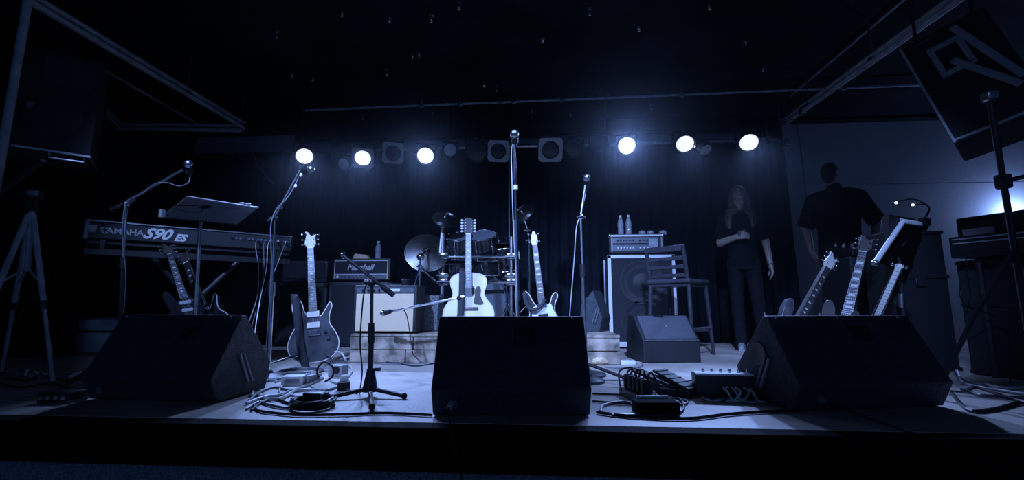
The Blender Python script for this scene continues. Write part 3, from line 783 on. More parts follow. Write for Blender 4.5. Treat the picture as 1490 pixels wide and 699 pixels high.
cable('microphone_cable', [top + V((-0.012, 0.03, -0.0)), at(744, 225, Dm), at(745, 262, Dm - 0.02), at(746, 300, Dm - 0.01), at(748, 350, Dm - 0.02), at(751, 400, Dm - 0.02), at(752, 460, Dm - 0.03), gp(758, 560) + V((0, 0.3, 0.01))], 0.003, M_cablew, 'pale cable running down the centre chrome microphone stand')

# microphone stand on the right with a boom
Dm = 3.0
t = thing('microphone_stand', 'boom microphone stand right of the centre floor monitor', 'microphone stand')
cl = at(845, 316, Dm); bs = V((at(851, 460, Dm).x, at(851, 460, Dm).y, 0)); mt = at(853, 262, Dm + 0.05)
MB().cyl(bs + V((0, 0, 0.03)), cl.lerp(bs, 0.35), 0.013, n=10).build('lower_tube', M_steel, t)
MB().cyl(cl.lerp(bs, 0.35), cl, 0.009, n=10).build('upper_tube', M_steel, t)
MB().cyl(cl.lerp(bs, 0.31), cl.lerp(bs, 0.39), 0.019, n=12).build('clutch', M_can, t)
MB().sph(cl, 0.020, u=10, v=8).cyl(cl - RGT * 0.03, cl + RGT * 0.035, 0.009, n=8).build('boom_joint', M_chrome, t)
MB().cyl(cl - (mt - cl) * 0.06, mt, 0.0075, n=8).build('boom_arm', M_steel, t)
round_base(t, bs)
mic_parts(t, at(854, 254, Dm), at(852, 280, Dm + 0.10), 0.026)
cable('microphone_cable', [at(852, 281, Dm + 0.1), at(846, 310, Dm + 0.03), at(839, 330, Dm - 0.02), at(836, 370, Dm - 0.02), at(833, 410, Dm), at(829, 462, Dm), gp(826, 545)], 0.0032, M_cablew, 'pale cable hanging beside the right boom microphone stand')

# microphone stand by the left guitar
t = thing('microphone_stand', 'chrome boom microphone stand beside the keyboard end', 'microphone stand')
bs = gp(390, 551); Dm = bs.dot(FWD)
cl = at(400, 318, Dm); mt = at(437, 248, Dm + 0.1)
MB().cyl(bs + V((0, 0, 0.03)), cl.lerp(bs, 0.45), 0.0135, n=10).build('lower_tube', M_chrome, t)
MB().cyl(cl.lerp(bs, 0.45), cl, 0.009, n=10).build('upper_tube', M_chrome, t)
MB().cyl(cl.lerp(bs, 0.41), cl.lerp(bs, 0.50), 0.020, n=12).build('clutch', M_steel, t)
MB().sph(cl, 0.020, u=10, v=8).cyl(cl - RGT * 0.03, cl + RGT * 0.02, 0.010, n=8).build('boom_joint', M_can, t)
MB().tube([at(388, 322, Dm - 0.05), cl + V((0, 0, 0.01)), mt], 0.008, 8, 1).build('boom_arm', M_can, t)
for px, py in ((409, 302), (430, 271), (438, 255)):
    MB().sph(at(px, py, Dm + 0.04), 0.012, (0.8, 0.8, 1.2), 10, 8).build('cable_clip', M_white, t)
round_base(t, bs, 0.14)
mic_parts(t, at(455, 246, Dm + 0.02), at(436, 250, Dm + 0.16), 0.026)
cable('microphone_cable', [at(437, 250, Dm + 0.16), at(430, 268, Dm + 0.05), at(418, 288, Dm), at(402, 305, Dm - 0.02), at(394, 330, Dm - 0.04), at(395, 380, Dm - 0.03), at(392, 440, Dm - 0.03), at(386, 520, Dm - 0.02), gp(380, 562)], 0.003, M_cableg, 'grey cable winding down the boom stand beside the keyboard')

# keyboard player's boom microphone
t = thing('microphone_stand', 'dark boom microphone stand in front of the keyboard lettering', 'microphone stand')
Dm = 2.75
cl = at(184, 297, Dm); bs = at(181, 455, Dm); bs.z = 0
MB().cyl(bs + V((0, 0, 0.1)), cl.lerp(bs, 0.35), 0.013, n=10).build('lower_tube', M_can, t)
MB().cyl(cl.lerp(bs, 0.35), cl, 0.009, n=10).build('upper_tube', M_steel, t)
MB().cyl(cl.lerp(bs, 0.31), cl.lerp(bs, 0.38), 0.019, n=12).build('clutch', M_can, t)
MB().sph(cl, 0.020, u=10, v=8).cyl(cl, at(196, 290, Dm), 0.009, n=8).build('boom_joint', M_steel, t)
mt = at(266, 247, Dm + 0.02)
MB().cyl(at(162, 306, Dm), mt, 0.008, n=8).build('boom_arm', M_steel, t)
MB().cyl(at(162, 306, Dm), at(172, 301, Dm), 0.013, n=8).build('counterweight', M_can, t)
tripod_base(t, bs, 0.26, 0.2, M_can)
mic_parts(t, at(274, 233, Dm - 0.02), at(275, 258, Dm + 0.04), 0.025)
cable('microphone_cable', [at(276, 257, Dm + 0.04), at(274, 266, Dm), at(260, 271, Dm - 0.01), at(243, 266, Dm - 0.02), at(225, 268, Dm - 0.02), at(205, 283, Dm - 0.02), at(186, 292, Dm - 0.02), at(180, 310, Dm - 0.03), at(178, 350, Dm - 0.02), at(183, 400, Dm - 0.03), at(180, 456, Dm - 0.03)], 0.003, M_cableg, 'grey cable looping along the boom near the keyboard lettering')

# short black boom stand at the front left
t = thing('microphone_stand', 'short black boom stand with tripod legs on the open floor', 'microphone stand')
bs = gp(539, 578); Dm = bs.dot(FWD)
hub = at(539, 552, Dm)
cl = at(541, 412, Dm)
MB().cyl(hub - V((0, 0, 0.05)), at(540.5, 486, Dm), 0.0135, n=10).build('lower_tube', M_can, t)
MB().cyl(at(540.5, 490, Dm), cl, 0.009, n=10).build('upper_tube', M_can, t)
MB().cyl(at(540, 500, Dm), at(540.5, 470, Dm), 0.018, 0.016, n=12).build('clutch', M_can, t)
MB().cyl(hub + V((0, 0, 0.055)), hub + V((0, 0, -0.06)), 0.018, 0.040, n=14).build('leg_hub', M_can, t)
MB().cyl(hub + V((0.02, 0, 0.05)), hub + V((0.05, 0, 0.05)), 0.010, n=8).build('knob', M_can, t)
for px, py in ((478, 583), (588, 581), (541, 597)):
    e = gp(px, py); e.z = 0.014
    l = MB().cyl(hub + V((0, 0, -0.045)), e, 0.012, 0.010, n=8).build('leg', M_can, t)
    MB().sph(e, 0.016, u=8, v=6).build('rubber_foot', M_rubber, l)
MB().sph(cl, 0.022, u=10, v=8).cyl(cl, at(530, 410, Dm), 0.012, n=8).build('boom_joint', M_can, t)
MB().cyl(at(499, 372, Dm), at(573, 430, Dm), 0.0085, n=8).build('boom_arm', M_can, t)
MB().cyl(at(556, 417, Dm), at(573, 430, Dm), 0.0145, n=10).build('counterweight', M_can, t)
MB().sph(at(498, 371, Dm), 0.012, u=8, v=6).build('thread_tip', M_chrome, t)
cable('microphone_cable', [at(534, 412, Dm), at(530, 425, Dm), at(527, 450, Dm), at(524, 500, Dm), at(527, 540, Dm), gp(523, 574)], 0.004, M_cable, 'thin dark cable hanging beside the short black boom stand')

# long boom reaching to the combo amplifier
t = thing('microphone_stand', 'low stand whose long chrome boom reaches the combo amplifier', 'microphone stand')
A = at(664, 434, 3.30); B = at(572, 453, 3.36)
bs = V((A.x + 0.02, A.y, 0))
MB().cyl(A + (A - B) * 0.12, B, 0.009, n=8).build('boom_arm', M_chrome, t)
MB().cyl(bs + V((0, 0, 0.05)), V((bs.x, bs.y, A.z)), 0.011, n=8).build('lower_tube', M_steel, t)
MB().sph(V((bs.x, bs.y, A.z)), 0.02, u=8, v=6).build('boom_joint', M_can, t)
round_base(t, bs, 0.11)
mic_parts(t, at(553, 457, 3.42), at(574, 452, 3.36), 0.020)
cable('microphone_cable', [at(574, 452, 3.36), at(583, 450, 3.36), at(590, 455, 3.36), at(594, 470, 3.38), at(597, 490, 3.38), gp(602, 526)], 0.004, M_cable, 'dark cable hanging in front of the combo amplifier grille')

# ------------------------------------------------------------------ guitars
def guitar(name, label, top, bottom, roll=0.0, peg_s=1.0, body=None, bt=0.045, body_m=M_redw, z_body=0.45, nut=0.86, total=0.98, nw=(0.028, 0.021), head=None,
           acoustic=False, pickups=(), pegs=(3, 3), bridge_z=0.17, inlays=True, edge_m=None, neck_m=M_maple, board_m=M_rosew, head_m=None, pick=None, back=None, strap=None, strings=6, n_knobs=2, guard_m=None, peg_m=M_chrome, group='guitars on stands'):
    top, bottom = V(top), V(bottom)
    ln = (top - bottom).length; s = ln / total
    vd = V((bottom.x, bottom.y, 0)).normalized() if back is None else V(back)
    M = frame(bottom, top - bottom, vd) @ Matrix.Rotation(roll, 4, 'Z')
    t = thing(name, label, 'guitar', (0, 0, 0), 0, group)
    t.matrix_world = M @ Matrix.Scale(s, 4)
    poly = closed_spline(body, 5)
    y0, y1 = -bt / 2, bt / 2
    MB().prism(poly, y0, y1).build('body', body_m, t, bevel=0.006)
    if edge_m:
        cx_ = sum(x for x, z in poly) / len(poly); 
        MB().tube([V((x, y0 + 0.001, z)) for x, z in poly] + [V((poly[0][0], y0 + 0.001, poly[0][1]))], 0.0035, 5, 1).build('binding', edge_m, t)
    zj = z_body - 0.02
    MB().prism([(-nw[0], zj - 0.10), (nw[0], zj - 0.10), (nw[1], nut), (-nw[1], nut)], y0 - 0.006, y0 + 0.022).build('neck', neck_m, t, bevel=0.004)
    MB().prism([(-nw[0], zj - 0.115), (nw[0], zj - 0.115), (nw[1], nut), (-nw[1], nut)], y0 - 0.014, y0 - 0.005).build('fretboard', board_m, t)
    b = MB(); zz = nut; scale = nut - bridge_z; fr = []
    for k in range(1, 22):
        zf = nut - scale * (1 - 2 ** (-k / 12))
        if zf < zj - 0.11: break
        fr.append(zf); f = (nut - zf) / (nut - zj + 0.11); hwid = nw[1] + (nw[0] - nw[1]) * f
        b.box((0, y0 - 0.0145, zf), (hwid * 2, 0.003, 0.0028))
    b.build('fret_wires', M_steel, t, kind='stuff')
    if inlays:
        prev = nut
        for k, zf in enumerate(fr, 1):
            if k in (3, 5, 7, 9, 12, 15, 17):
                MB().box((0, y0 - 0.0145, zf + (fr[k - 2] - zf) / 2), (0.018 if inlays != 'block' else 0.034, 0.002, 0.010 if inlays != 'block' else (fr[k - 2] - zf) * 0.6)).build('inlay', M_ivory, t)
    hp = head or [(-0.021, nut), (0.021, nut), (0.036, nut + 0.03), (0.032, total - 0.01), (0.012, total), (-0.012, total - 0.006), (-0.03, total), (-0.036, nut + 0.03)]
    hd = MB().prism(hp, y0 - 0.006, y0 + 0.010).build('headstock', head_m or neck_m, t, bevel=0.002)
    MB().box((0, y0 - 0.012, nut), (nw[1] * 2, 0.010, 0.006)).build('nut', M_ivory, t)
    for side, n_ in ((-1, pegs[0]), (1, pegs[1])):
        for i in range(n_):
            zz = nut + 0.03 + (total - nut - 0.055) * (i / max(1, n_ - 1))
            xe = max(x * side for x, z in hp) 
            pg = MB().cyl((side * (xe - 0.008), y0, zz), (side * (xe + 0.012), y0, zz), 0.0035, n=6).sph((side * (xe + 0.016), y0, zz), 0.0085 * peg_s, (1, 0.6, 0.9), 8, 6).build('tuning_peg', peg_m, hd)
            MB().cyl((side * xe * 0.6, y0 - 0.012, zz), (side * xe * 0.6, y0 - 0.004, zz), 0.004, n=6).build('post', peg_m, pg)
    bz = y0 - (0.004 if acoustic else 0.007)
    if acoustic:
        MB().box((0, y0 - 0.005, bridge_z), (0.16, 0.010, 0.026), bev=0.003).build('bridge', M_rosew, t)
        MB().box((0, y0 - 0.011, bridge_z + 0.004), (0.075, 0.004, 0.004)).build('saddle', M_ivory, t)
        zs = bridge_z + (zj - bridge_z) * 0.53
        Mx = Matrix.Translation((0, y0 - 0.001, zs)) @ Matrix.Rotation(PI / 2, 4, 'X')
        MB().lathe([(0, 0.0008), (0.049, 0.0008)], 28, Mx).build('sound_hole', mat('hole_dark', (0.006, 0.005, 0.005), 0.9), t)
        MB().torus(0.054, 0.003, Mx, 28, 6).build('rosette', M_rosew, t)
    else:
        MB().box((0, y0 - 0.007, bridge_z), (0.085, 0.014, 0.034), bev=0.003).build('bridge', M_chrome, t)
        for i, (pz, ph, pm) in enumerate(pickups):
            MB().box((0, y0 - 0.006, pz), (0.086, 0.012, ph), bev=0.003).build('pickup', pm, t)
        for i in range(n_knobs):
            MB().cyl((0.075 + 0.018 * i, y0, bridge_z + 0.005 - 0.05 * i), (0.075 + 0.018 * i, y0 - 0.018, bridge_z + 0.005 - 0.05 * i), 0.013, 0.011, n=12).build('knob', M_chrome, t)
    if pick:
        MB().prism(closed_spline(pick, 4), y0 - 0.0035, y0 - 0.0005).build('pickguard', guard_m or M_rosew, t)
    b = MB()
    for i in range(strings):
        f = (i / (strings - 1) - 0.5)
        b.tube([(f * 0.056, y0 - 0.018, bridge_z), (f * 0.036, y0 - 0.016, nut)], 0.0007, 4, 1)
    b.build('strings', M_steel, t, kind='stuff')
    if strap:
        m_, w_, pts = strap
        P = smooth_path(pts, 6); sb = MB(); rows = []
        for i, p in enumerate(P):
            d = (P[min(i + 1, len(P) - 1)] - P[max(i - 1, 0)]).normalized()
            sd = V((0, -1, 0)).cross(d); sd = (sd.normalized() if sd.length > .05 else V((1, 0, 0))) * w_ / 2
            rows.append((sb.bm.verts.new(p - sd), sb.bm.verts.new(p + sd)))
        for r0, r1 in zip(rows, rows[1:]): sb.bm.faces.new((r0[0], r0[1], r1[1], r1[0]))
        so = sb.build('strap', m_, t); q = so.modifiers.new('solid', 'SOLIDIFY'); q.thickness = 0.004
    return t
def guitar_stand(label, top_pt, base_c, yawz, h_cradle=0.22, m_=M_can, spread=((-0.20, -0.10), (0.20, -0.10), (0.0, 0.28))):
    """folding tripod stand: upright behind the guitar, cradle arms under the body"""
    t = thing('guitar_stand', label, 'guitar stand', (base_c.x, base_c.y, base_c.z), yawz, 'guitar stands')
    MB().cyl((0, 0.07, h_cradle - 0.02), (0, 0.14, 0.40), 0.010, n=8).build('upright', m_, t)
    MB().tube([(-0.11, -0.06, h_cradle * 0.62), (-0.11, 0.02, h_cradle * 0.5), (-0.05, 0.07, h_cradle), (0.05, 0.07, h_cradle), (0.11, 0.02, h_cradle * 0.5), (0.11, -0.06, h_cradle * 0.62)], 0.009, 7, 3).build('cradle', m_, t)
    for k, (x, y) in enumerate(spread):
        l = MB().cyl((0, 0.075, h_cradle), (x, y, 0.012), 0.010, n=8).build('leg', m_, t)
        MB().sph((x, y, 0.013), 0.014, u=8, v=6).build('rubber_foot', M_rubber, l)
    return t
PRS = [(0, 0.0), (0.085, 0.010), (0.150, 0.060), (0.168, 0.13), (0.145, 0.205), (0.112, 0.265), (0.112, 0.33), (0.132, 0.40), (0.118, 0.425), (0.092, 0.385), (0.060, 0.335), (0.030, 0.325),
       (-0.030, 0.335), (-0.056, 0.37), (-0.070, 0.43), (-0.098, 0.475), (-0.128, 0.465), (-0.135, 0.40), (-0.120, 0.32), (-0.118, 0.265), (-0.148, 0.205), (-0.170, 0.13), (-0.150, 0.06), (-0.085, 0.01)]
head_prs = [(-0.021, 0.86), (0.021, 0.86), (0.04, 0.892), (0.036, 0.94), (0.042, 0.972), (0.014, 0.958), (0.0, 0.968), (-0.014, 0.990), (-0.034, 0.995), (-0.026, 0.965), (-0.034, 0.93), (-0.04, 0.892)]
gb = at(458, 528, 3.36)
guitar('electric_guitar', 'dark double-cutaway electric guitar with pale pickups and draped strap', at(451, 339, 3.52), gb, body=PRS, z_body=0.50, nut=0.86, total=0.995, head=head_prs,
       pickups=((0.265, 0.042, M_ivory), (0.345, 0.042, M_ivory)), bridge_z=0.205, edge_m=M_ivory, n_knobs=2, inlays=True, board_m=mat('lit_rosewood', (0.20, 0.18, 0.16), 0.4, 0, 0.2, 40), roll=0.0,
       strap=(M_strap, 0.050, [(-0.12, 0.0, 0.47), (-0.118, -0.05, 0.485), (-0.11, -0.055, 0.44), (-0.10, -0.055, 0.30), (-0.085, -0.055, 0.10), (-0.05, -0.06, -0.05), (-0.02, -0.08, -0.11)]))
bc = V((gb.x, gb.y + 0.02, 0))
guitar_stand('steel tripod guitar stand holding the guitar with pale pickups', None, bc, YAW, 0.13, M_chrome, ((-0.34, -0.42), (0.27, -0.22), (0.0, 0.28)))
AC = [(0, 0.0), (0.10, 0.006), (0.175, 0.05), (0.212, 0.13), (0.200, 0.215), (0.150, 0.285), (0.132, 0.335), (0.150, 0.40), (0.152, 0.455), (0.115, 0.495), (0.06, 0.508), (0.0, 0.510)]
AC = AC + [(-x, z) for x, z in reversed(AC[1:-1])]
head_ac = [(-0.022, 0.86), (0.022, 0.86), (0.042, 0.885), (0.042, 0.99), (0.030, 1.015), (0.0, 1.022), (-0.030, 1.015), (-0.042, 0.99), (-0.042, 0.885)]
ab = at(682, 486, 3.84)
guitar('acoustic_guitar', 'blond twelve-string acoustic guitar with dark pickguard behind centre monitor', at(681.5, 320, 4.02), ab, body=AC, bt=0.10, body_m=M_spruce, z_body=0.51, nut=0.862, total=1.022, head=head_ac, head_m=M_plast,
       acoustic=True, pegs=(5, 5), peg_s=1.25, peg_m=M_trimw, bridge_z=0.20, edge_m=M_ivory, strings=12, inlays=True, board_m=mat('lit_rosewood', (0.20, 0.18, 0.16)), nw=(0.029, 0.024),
       pick=[(0.058, 0.37), (0.085, 0.395), (0.105, 0.36), (0.10, 0.31), (0.125, 0.245), (0.085, 0.235), (0.045, 0.25), (0.052, 0.31)],
       strap=(M_strap, 0.055, [(-0.02, 0.05, 0.54), (-0.05, -0.03, 0.535), (-0.052, -0.068, 0.50), (-0.055, -0.066, 0.36), (-0.062, -0.068, 0.20), (-0.075, -0.08, 0.10), (-0.09, -0.07, 0.0)]))
guitar_stand('black guitar stand behind the blond acoustic guitar', None, V((ab.x, ab.y + 0.03, RZT)), YAW, 0.10)
RIC = [(0, 0.0), (0.09, 0.008), (0.155, 0.06), (0.165, 0.13), (0.135, 0.20), (0.108, 0.26), (0.115, 0.33), (0.148, 0.40), (0.130, 0.432), (0.098, 0.405), (0.075, 0.35), (0.035, 0.325),
       (-0.035, 0.325), (-0.075, 0.37), (-0.100, 0.435), (-0.135, 0.468), (-0.150, 0.43), (-0.125, 0.345), (-0.115, 0.27), (-0.145, 0.20), (-0.17, 0.13), (-0.155, 0.06), (-0.09, 0.008)]
head_ric = [(-0.021, 0.87), (0.021, 0.87), (0.030, 0.90), (0.030, 0.955), (0.012, 0.995), (-0.006, 1.0), (-0.024, 0.96), (-0.030, 0.90)]
rb_ = at(795, 501, 3.40)
guitar('electric_guitar', 'electric guitar with pointed headstock and white pickguard right of centre stand', at(775.5, 338, 3.46), rb_, body=RIC, z_body=0.48, nut=0.875, total=1.0, head=head_ric, body_m=M_mahog, roll=0.12,
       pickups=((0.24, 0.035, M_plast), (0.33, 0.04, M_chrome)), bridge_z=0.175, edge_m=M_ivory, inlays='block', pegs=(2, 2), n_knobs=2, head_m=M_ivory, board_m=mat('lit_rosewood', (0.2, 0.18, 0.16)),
       pick=[(0.03, 0.335), (0.08, 0.335), (0.098, 0.27), (0.125, 0.19), (0.148, 0.12), (0.12, 0.05), (0.0, 0.03), (-0.11, 0.06), (-0.13, 0.13), (-0.10, 0.22), (-0.095, 0.30), (-0.06, 0.33)], guard_m=M_white,
       strap=(M_strap, 0.03, [(-0.13, 0.0, 0.45), (-0.145, -0.05, 0.45), (-0.14, -0.05, 0.38), (-0.11, -0.05, 0.31), (-0.05, -0.055, 0.305), (0.0, -0.05, 0.34), (0.03, -0.05, 0.38)]))
guitar_stand('black guitar stand holding the guitar with white pickguard', None, V((rb_.x, rb_.y + 0.03, 0)), YAW + 0.1, 0.16)
# guitars under the keyboard
def small_guitar(label, top, bottom, roll, bm_, neck=M_maple, name='electric_guitar', hd=head_prs, **k):
    guitar(name, label, top, bottom, body=PRS, z_body=0.50, nut=0.86, total=0.995, head=hd, body_m=bm_, pickups=((0.25, 0.035, M_steel), (0.33, 0.035, M_steel)), bridge_z=0.18, roll=roll, neck_m=neck, **k)
small_guitar('dark electric guitar leaning under the keyboard, left of the music stand pole', at(241, 357, 3.2), at(284, 490, 3.0), 0.25, mat('gloss_black', (0.02, 0.02, 0.025), 0.15, coat=0.5), M_mahog, board_m=M_plast)
small_guitar('black electric guitar with white edge leaning under keyboard beside the stand pole', at(268, 368, 3.35), at(318, 500, 3.12), -0.45, mat('gloss_black', (0.02, 0.02, 0.025), 0.15, coat=0.5), M_mahog, edge_m=M_trimw, board_m=M_plast)
p = at(300, 490, 3.1); p.z = 0
guitar_stand('black double guitar stand under the keyboard', None, p, YAW + 0.3, 0.17)
# guitars behind the right monitor
small_guitar('electric guitar with dull neck, leftmost behind the right monitor', at(1210, 371, 3.5), at(1124, 530, 3.3), 0.55, M_redw, M_rosew, head_m=M_ivory)
small_guitar('electric guitar with bright fret markers in the middle behind the right monitor', at(1263, 346, 3.22), at(1212, 545, 3.0), -0.25, M_mahog, M_mahog, inlays='block', head_m=M_rosew)
p = at(1128, 528, 3.36); p.z = 0
guitar_stand('black guitar stand at the left behind the right monitor', None, p, YAW - 0.2, 0.16)
p = at(1215, 540, 3.05); p.z = 0
guitar_stand('black guitar stand in the middle behind the right monitor', None, p, YAW - 0.2, 0.16)
# ------------------------------------------------------------------ drum kit
def drum(name, label, c, axis, r, depth, lugs=6):
    c = V(c); ax = V(axis).normalized()
    M = ax.to_track_quat('Z', 'Y').to_matrix().to_4x4(); M.translation = c
    t = thing(name, label, 'drum', (0, 0, 0), 0, 'drums of the kit')
    t.matrix_world = M
    h = depth / 2
    MB().lathe([(r, -h), (r, h)], 28).build('shell', M_drum, t)
    for s in (-1, 1):
        MB().lathe([(0, s * h * 0.99), (r * 0.985, s * h * 0.99)], 28).build('drum_head', mat('clear_head', (0.10, 0.11, 0.13), 0.2), t)
        MB().torus(r + 0.004, 0.007, Matrix.Translation((0, 0, s * h)), 28, 6).build('hoop', M_chrome, t)
    for k in range(lugs):
        a = 2 * PI * k / lugs + 0.3
        x, y = math.cos(a) * (r + 0.012), math.sin(a) * (r + 0.012)
        l = MB().box((x, y, 0), (0.02, 0.02, depth * 0.35), RZ(a), 0.004).build('lug', M_chrome, t)
        MB().cyl((x, y, -h - 0.004), (x, y, h + 0.004), 0.0035, n=6).build('tension_rod', M_chrome, l)
    return t
DK = 4.35
rk = thing('drum_rack', 'chrome tubular drum rack with pipe clamps', 'drum rack')
for px in (645, 744):
    b_ = at(px, 462, DK); t_ = at(px, 340 if px < 700 else 345, DK)
    MB().cyl((t_.x, t_.y, RZT), t_, 0.019, n=10).build('upright', M_steel, rk)
    MB().cyl((t_.x, t_.y - 0.22, RZT + 0.015), (t_.x, t_.y + 0.22, RZT + 0.015), 0.019, n=8).build('foot_tube', M_steel, rk)
    for py in (373, 402, 411):
        q = at(px, py, DK)
        MB().box(q, (0.10, 0.075, 0.062), bev=0.012, seg=2).cyl(q + V((-0.06, -0.03, 0)), q + V((0.06, -0.03, 0)), 0.014, n=8).build('pipe_clamp', M_chrome, rk)
for py in (374, 411):
    MB().cyl(at(640, py, DK), at(750, py, DK), 0.017, n=10).build('cross_tube', M_chrome, rk)
drum('tom_drum', 'small dark tom drum on the left of the drum rack', at(668, 358, DK + 0.12), (0.05, -0.45, 0.9), 0.135, 0.20)
drum('tom_drum', 'dark tom drum right of the acoustic guitar neck', at(703, 357, DK + 0.14), (-0.05, -0.5, 0.88), 0.15, 0.22)
drum('tom_drum', 'dark tom drum at the right side under a flat cymbal', at(733, 374, DK + 0.24), (-0.1, -0.35, 0.95), 0.15, 0.24)
drum('snare_drum', 'shallow snare drum low behind the acoustic guitar neck', at(665, 392, DK + 0.26), (0.0, -0.15, 1), 0.17, 0.13)
drum('snare_drum', 'metal-plated drum low in the middle of the rack', at(710, 388, DK + 0.22), (0.0, -0.2, 1), 0.16, 0.15)
bd = at(698, 440, DK + 0.2)
drum('bass_drum', 'large dark bass drum on the riser behind the guitars', (bd.x, bd.y + 0.15, RZT + 0.285), (0, 1, 0), 0.27, 0.40, 8)
def cymbal(label, c, nrm, r, pole_px=None, base=None, m_=M_brass, boom=None):
    c = V(c); n = V(nrm).normalized()
    t = thing('cymbal', label, 'cymbal', (0, 0, 0), 0, 'cymbals of the kit')
    M = n.to_track_quat('Z', 'Y').to_matrix().to_4x4(); M.translation = c
    prof = [(0, 0.024), (r * 0.06, 0.024), (r * 0.13, 0.018), (r * 0.19, 0.004), (r * 0.5, -0.004), (r, -0.022), (r, -0.024), (r * 0.5, -0.007), (r * 0.19, 0.001), (r * 0.1, 0.015), (0, 0.020)]
    MB().lathe(prof, 40, M).build('plate', m_, t)
    b = MB()
    for k in range(2, 9): b.torus(r * (0.22 + 0.09 * k), 0.0012, M @ Matrix.Translation((0, 0, -0.003 - 0.018 * (0.09 * k))), 40, 4)
    b.build('grooves', m_, t, kind='stuff')
    MB().cyl(M @ V((0, 0, 0.02)), M @ V((0, 0, 0.05)), 0.009, n=8).sph(M @ V((0, 0, 0.05)), 0.012, u=8, v=6).build('wing_nut', M_chrome, t)
    MB().cyl(M @ V((0, 0, -0.03)), M @ V((0, 0, 0.018)), 0.013, n=10).build('felt', M_rubber, t)
    return t, M
def cym_stand(label, pts, base, m_=M_chrome, legs=True, r=0.010):
    t = thing('cymbal_stand', label, 'cymbal stand', (0, 0, 0), 0, 'cymbal stands')
    for i in range(len(pts) - 1):
        MB().cyl(pts[i], pts[i + 1], r if i == len(pts) - 2 else r * 0.85, n=8).build('tube', m_, t)
    for p in pts[1:-1]:
        MB().sph(p, 0.022, u=8, v=6).cyl(V(p) - RGT * 0.035, V(p) + RGT * 0.03, 0.008, n=6).build('tilter', M_chrome, t)
    if legs:
        b = V(pts[-1]); hub = V((b.x, b.y, base + 0.26))
        for k in range(3):
            a = 0.9 + k * 2 * PI / 3; e = V((b.x + 0.24 * math.cos(a), b.y + 0.24 * math.sin(a), base + 0.012))
            l = MB().cyl(hub, e, 0.007, n=6).build('leg', m_, t); MB().sph(e, 0.012, u=6, v=5).build('rubber_foot', M_rubber, l)
    return t
c1 = at(621, 366, 4.30)
_, Mc = cymbal('large cymbal tilted upright to face the audience, left of drum kit', c1, (0.25, -0.88, 0.40), 0.215)
q = at(612, 374, 4.05); q2 = at(611, 388, 4.06)
cym_stand('chrome stand in front of the large upright cymbal', [Mc @ V((0, 0, 0.03)), q, q2, V((q2.x, q2.y, RZT))], RZT)
st = [o for o in bpy.data.objects if o.name.startswith('cymbal_stand') and o.parent is None][-1]
MB().cyl(q2, at(596, 436, 4.0), 0.009, n=8).build('strut', M_chrome, st)
MB().cyl(q2, at(633, 409, 4.1), 0.009, n=8).build('strut', M_chrome, st)
MB().sph(q, 0.035, u=10, v=8).build('wing_bolt', M_chrome, st)
_, Mc = cymbal('small splash cymbal on a bright rod above the left of the kit', at(648, 317, 4.25), (0.30, -0.68, 0.66), 0.125)
cym_stand('short bright rod carrying the small splash cymbal', [Mc @ V((0, 0, -0.02)), at(644, 330, 4.32), at(640, 372, 4.34)], RZT, M_white, False, 0.012)
_, Mc = cymbal('tilted cymbal high on the right of the drum kit', at(759, 309, 4.3), (-0.48, -0.68, 0.55), 0.13)
cym_stand('boom stand of the high right cymbal, bright wing bolts', [Mc @ V((0, 0, -0.02)), at(768, 335, 4.38), at(770, 350, 4.4), V((at(770, 350, 4.4).x, at(770, 350, 4.4).y, RZT))], RZT)
_, Mc = cymbal('flat cymbal seen edge-on over the right tom drum', at(737, 353, 4.5), (0, -0.06, 1), 0.165)
q = Mc @ V((0, 0, -0.02))
cym_stand('stand of the flat edge-on cymbal', [q, V((q.x, q.y, RZT + 0.5)), V((q.x, q.y, RZT))], RZT)
# speckled case on the riser between combo and acoustic guitar
p = at(624, 486, 3.95)
t = thing('equipment_case', 'small speckled case on the riser beside the combo amplifier', 'case', (p.x, p.y, RZT), 0.0)
MB().box((0, 0.1, 0.16), (0.16, 0.2, 0.315), bev=0.01).build('shell', mat('speckled_grey', (0.12, 0.125, 0.14), 0.7, 0, 0.9, 60, 0.3, 90), t)
MB().box((0, -0.004, 0.24), (0.06, 0.012, 0.02)).build('latch', M_steel, t)

# ------------------------------------------------------------------ bar stool
a, b = gp(968, 520), gp(1035, 520)
t = thing('bar_stool', 'tall dark ladder-back bar stool in front of the bass rig', 'stool', ((a.x + b.x) / 2, (a.y + b.y) / 2 + 0.18, 0), YAW + math.radians(-14))
sz = at(1000, 409, 3.95).z; bh = at(975, 358, 3.95).z; hw = 0.20
M_stool = mat('dark_stool_wood', (0.045, 0.045, 0.055), 0.35, 0, 0.3, 20)
MB().box((0, 0, sz), (0.44, 0.42, 0.04), bev=0.014, seg=3).build('seat', mat('stool_vinyl', (0.06, 0.062, 0.075), 0.25), t)
MB().box((0, 0, sz - 0.032), (0.40, 0.38, 0.03)).build('seat_frame', M_stool, t)
BKX = -0.19
for sx in (-1, 1):
    MB().cyl((0.185, sx * 0.18, sz - 0.03), (0.215, sx * 0.205, 0), 0.019, 0.016, n=8).build('leg', M_stool, t)
    MB().tube([(BKX - 0.03, sx * 0.205, 0), (BKX + 0.005, sx * 0.185, sz - 0.05), (BKX + 0.0, sx * 0.18, sz + 0.02), (BKX - 0.06, sx * 0.18, bh)], 0.018, 8, 4).build('leg', M_stool, t)
    MB().cyl((BKX - 0.01, sx * 0.197, 0.25), (0.20, sx * 0.197, 0.25), 0.011, n=8).build('stretcher', M_stool, t)
MB().cyl((0.205, -0.195, 0.22), (0.205, 0.195, 0.22), 0.013, n=8).build('stretcher', M_stool, t)
MB().cyl((BKX - 0.01, -0.195, 0.22), (BKX - 0.01, 0.195, 0.22), 0.013, n=8).build('stretcher', M_stool, t)
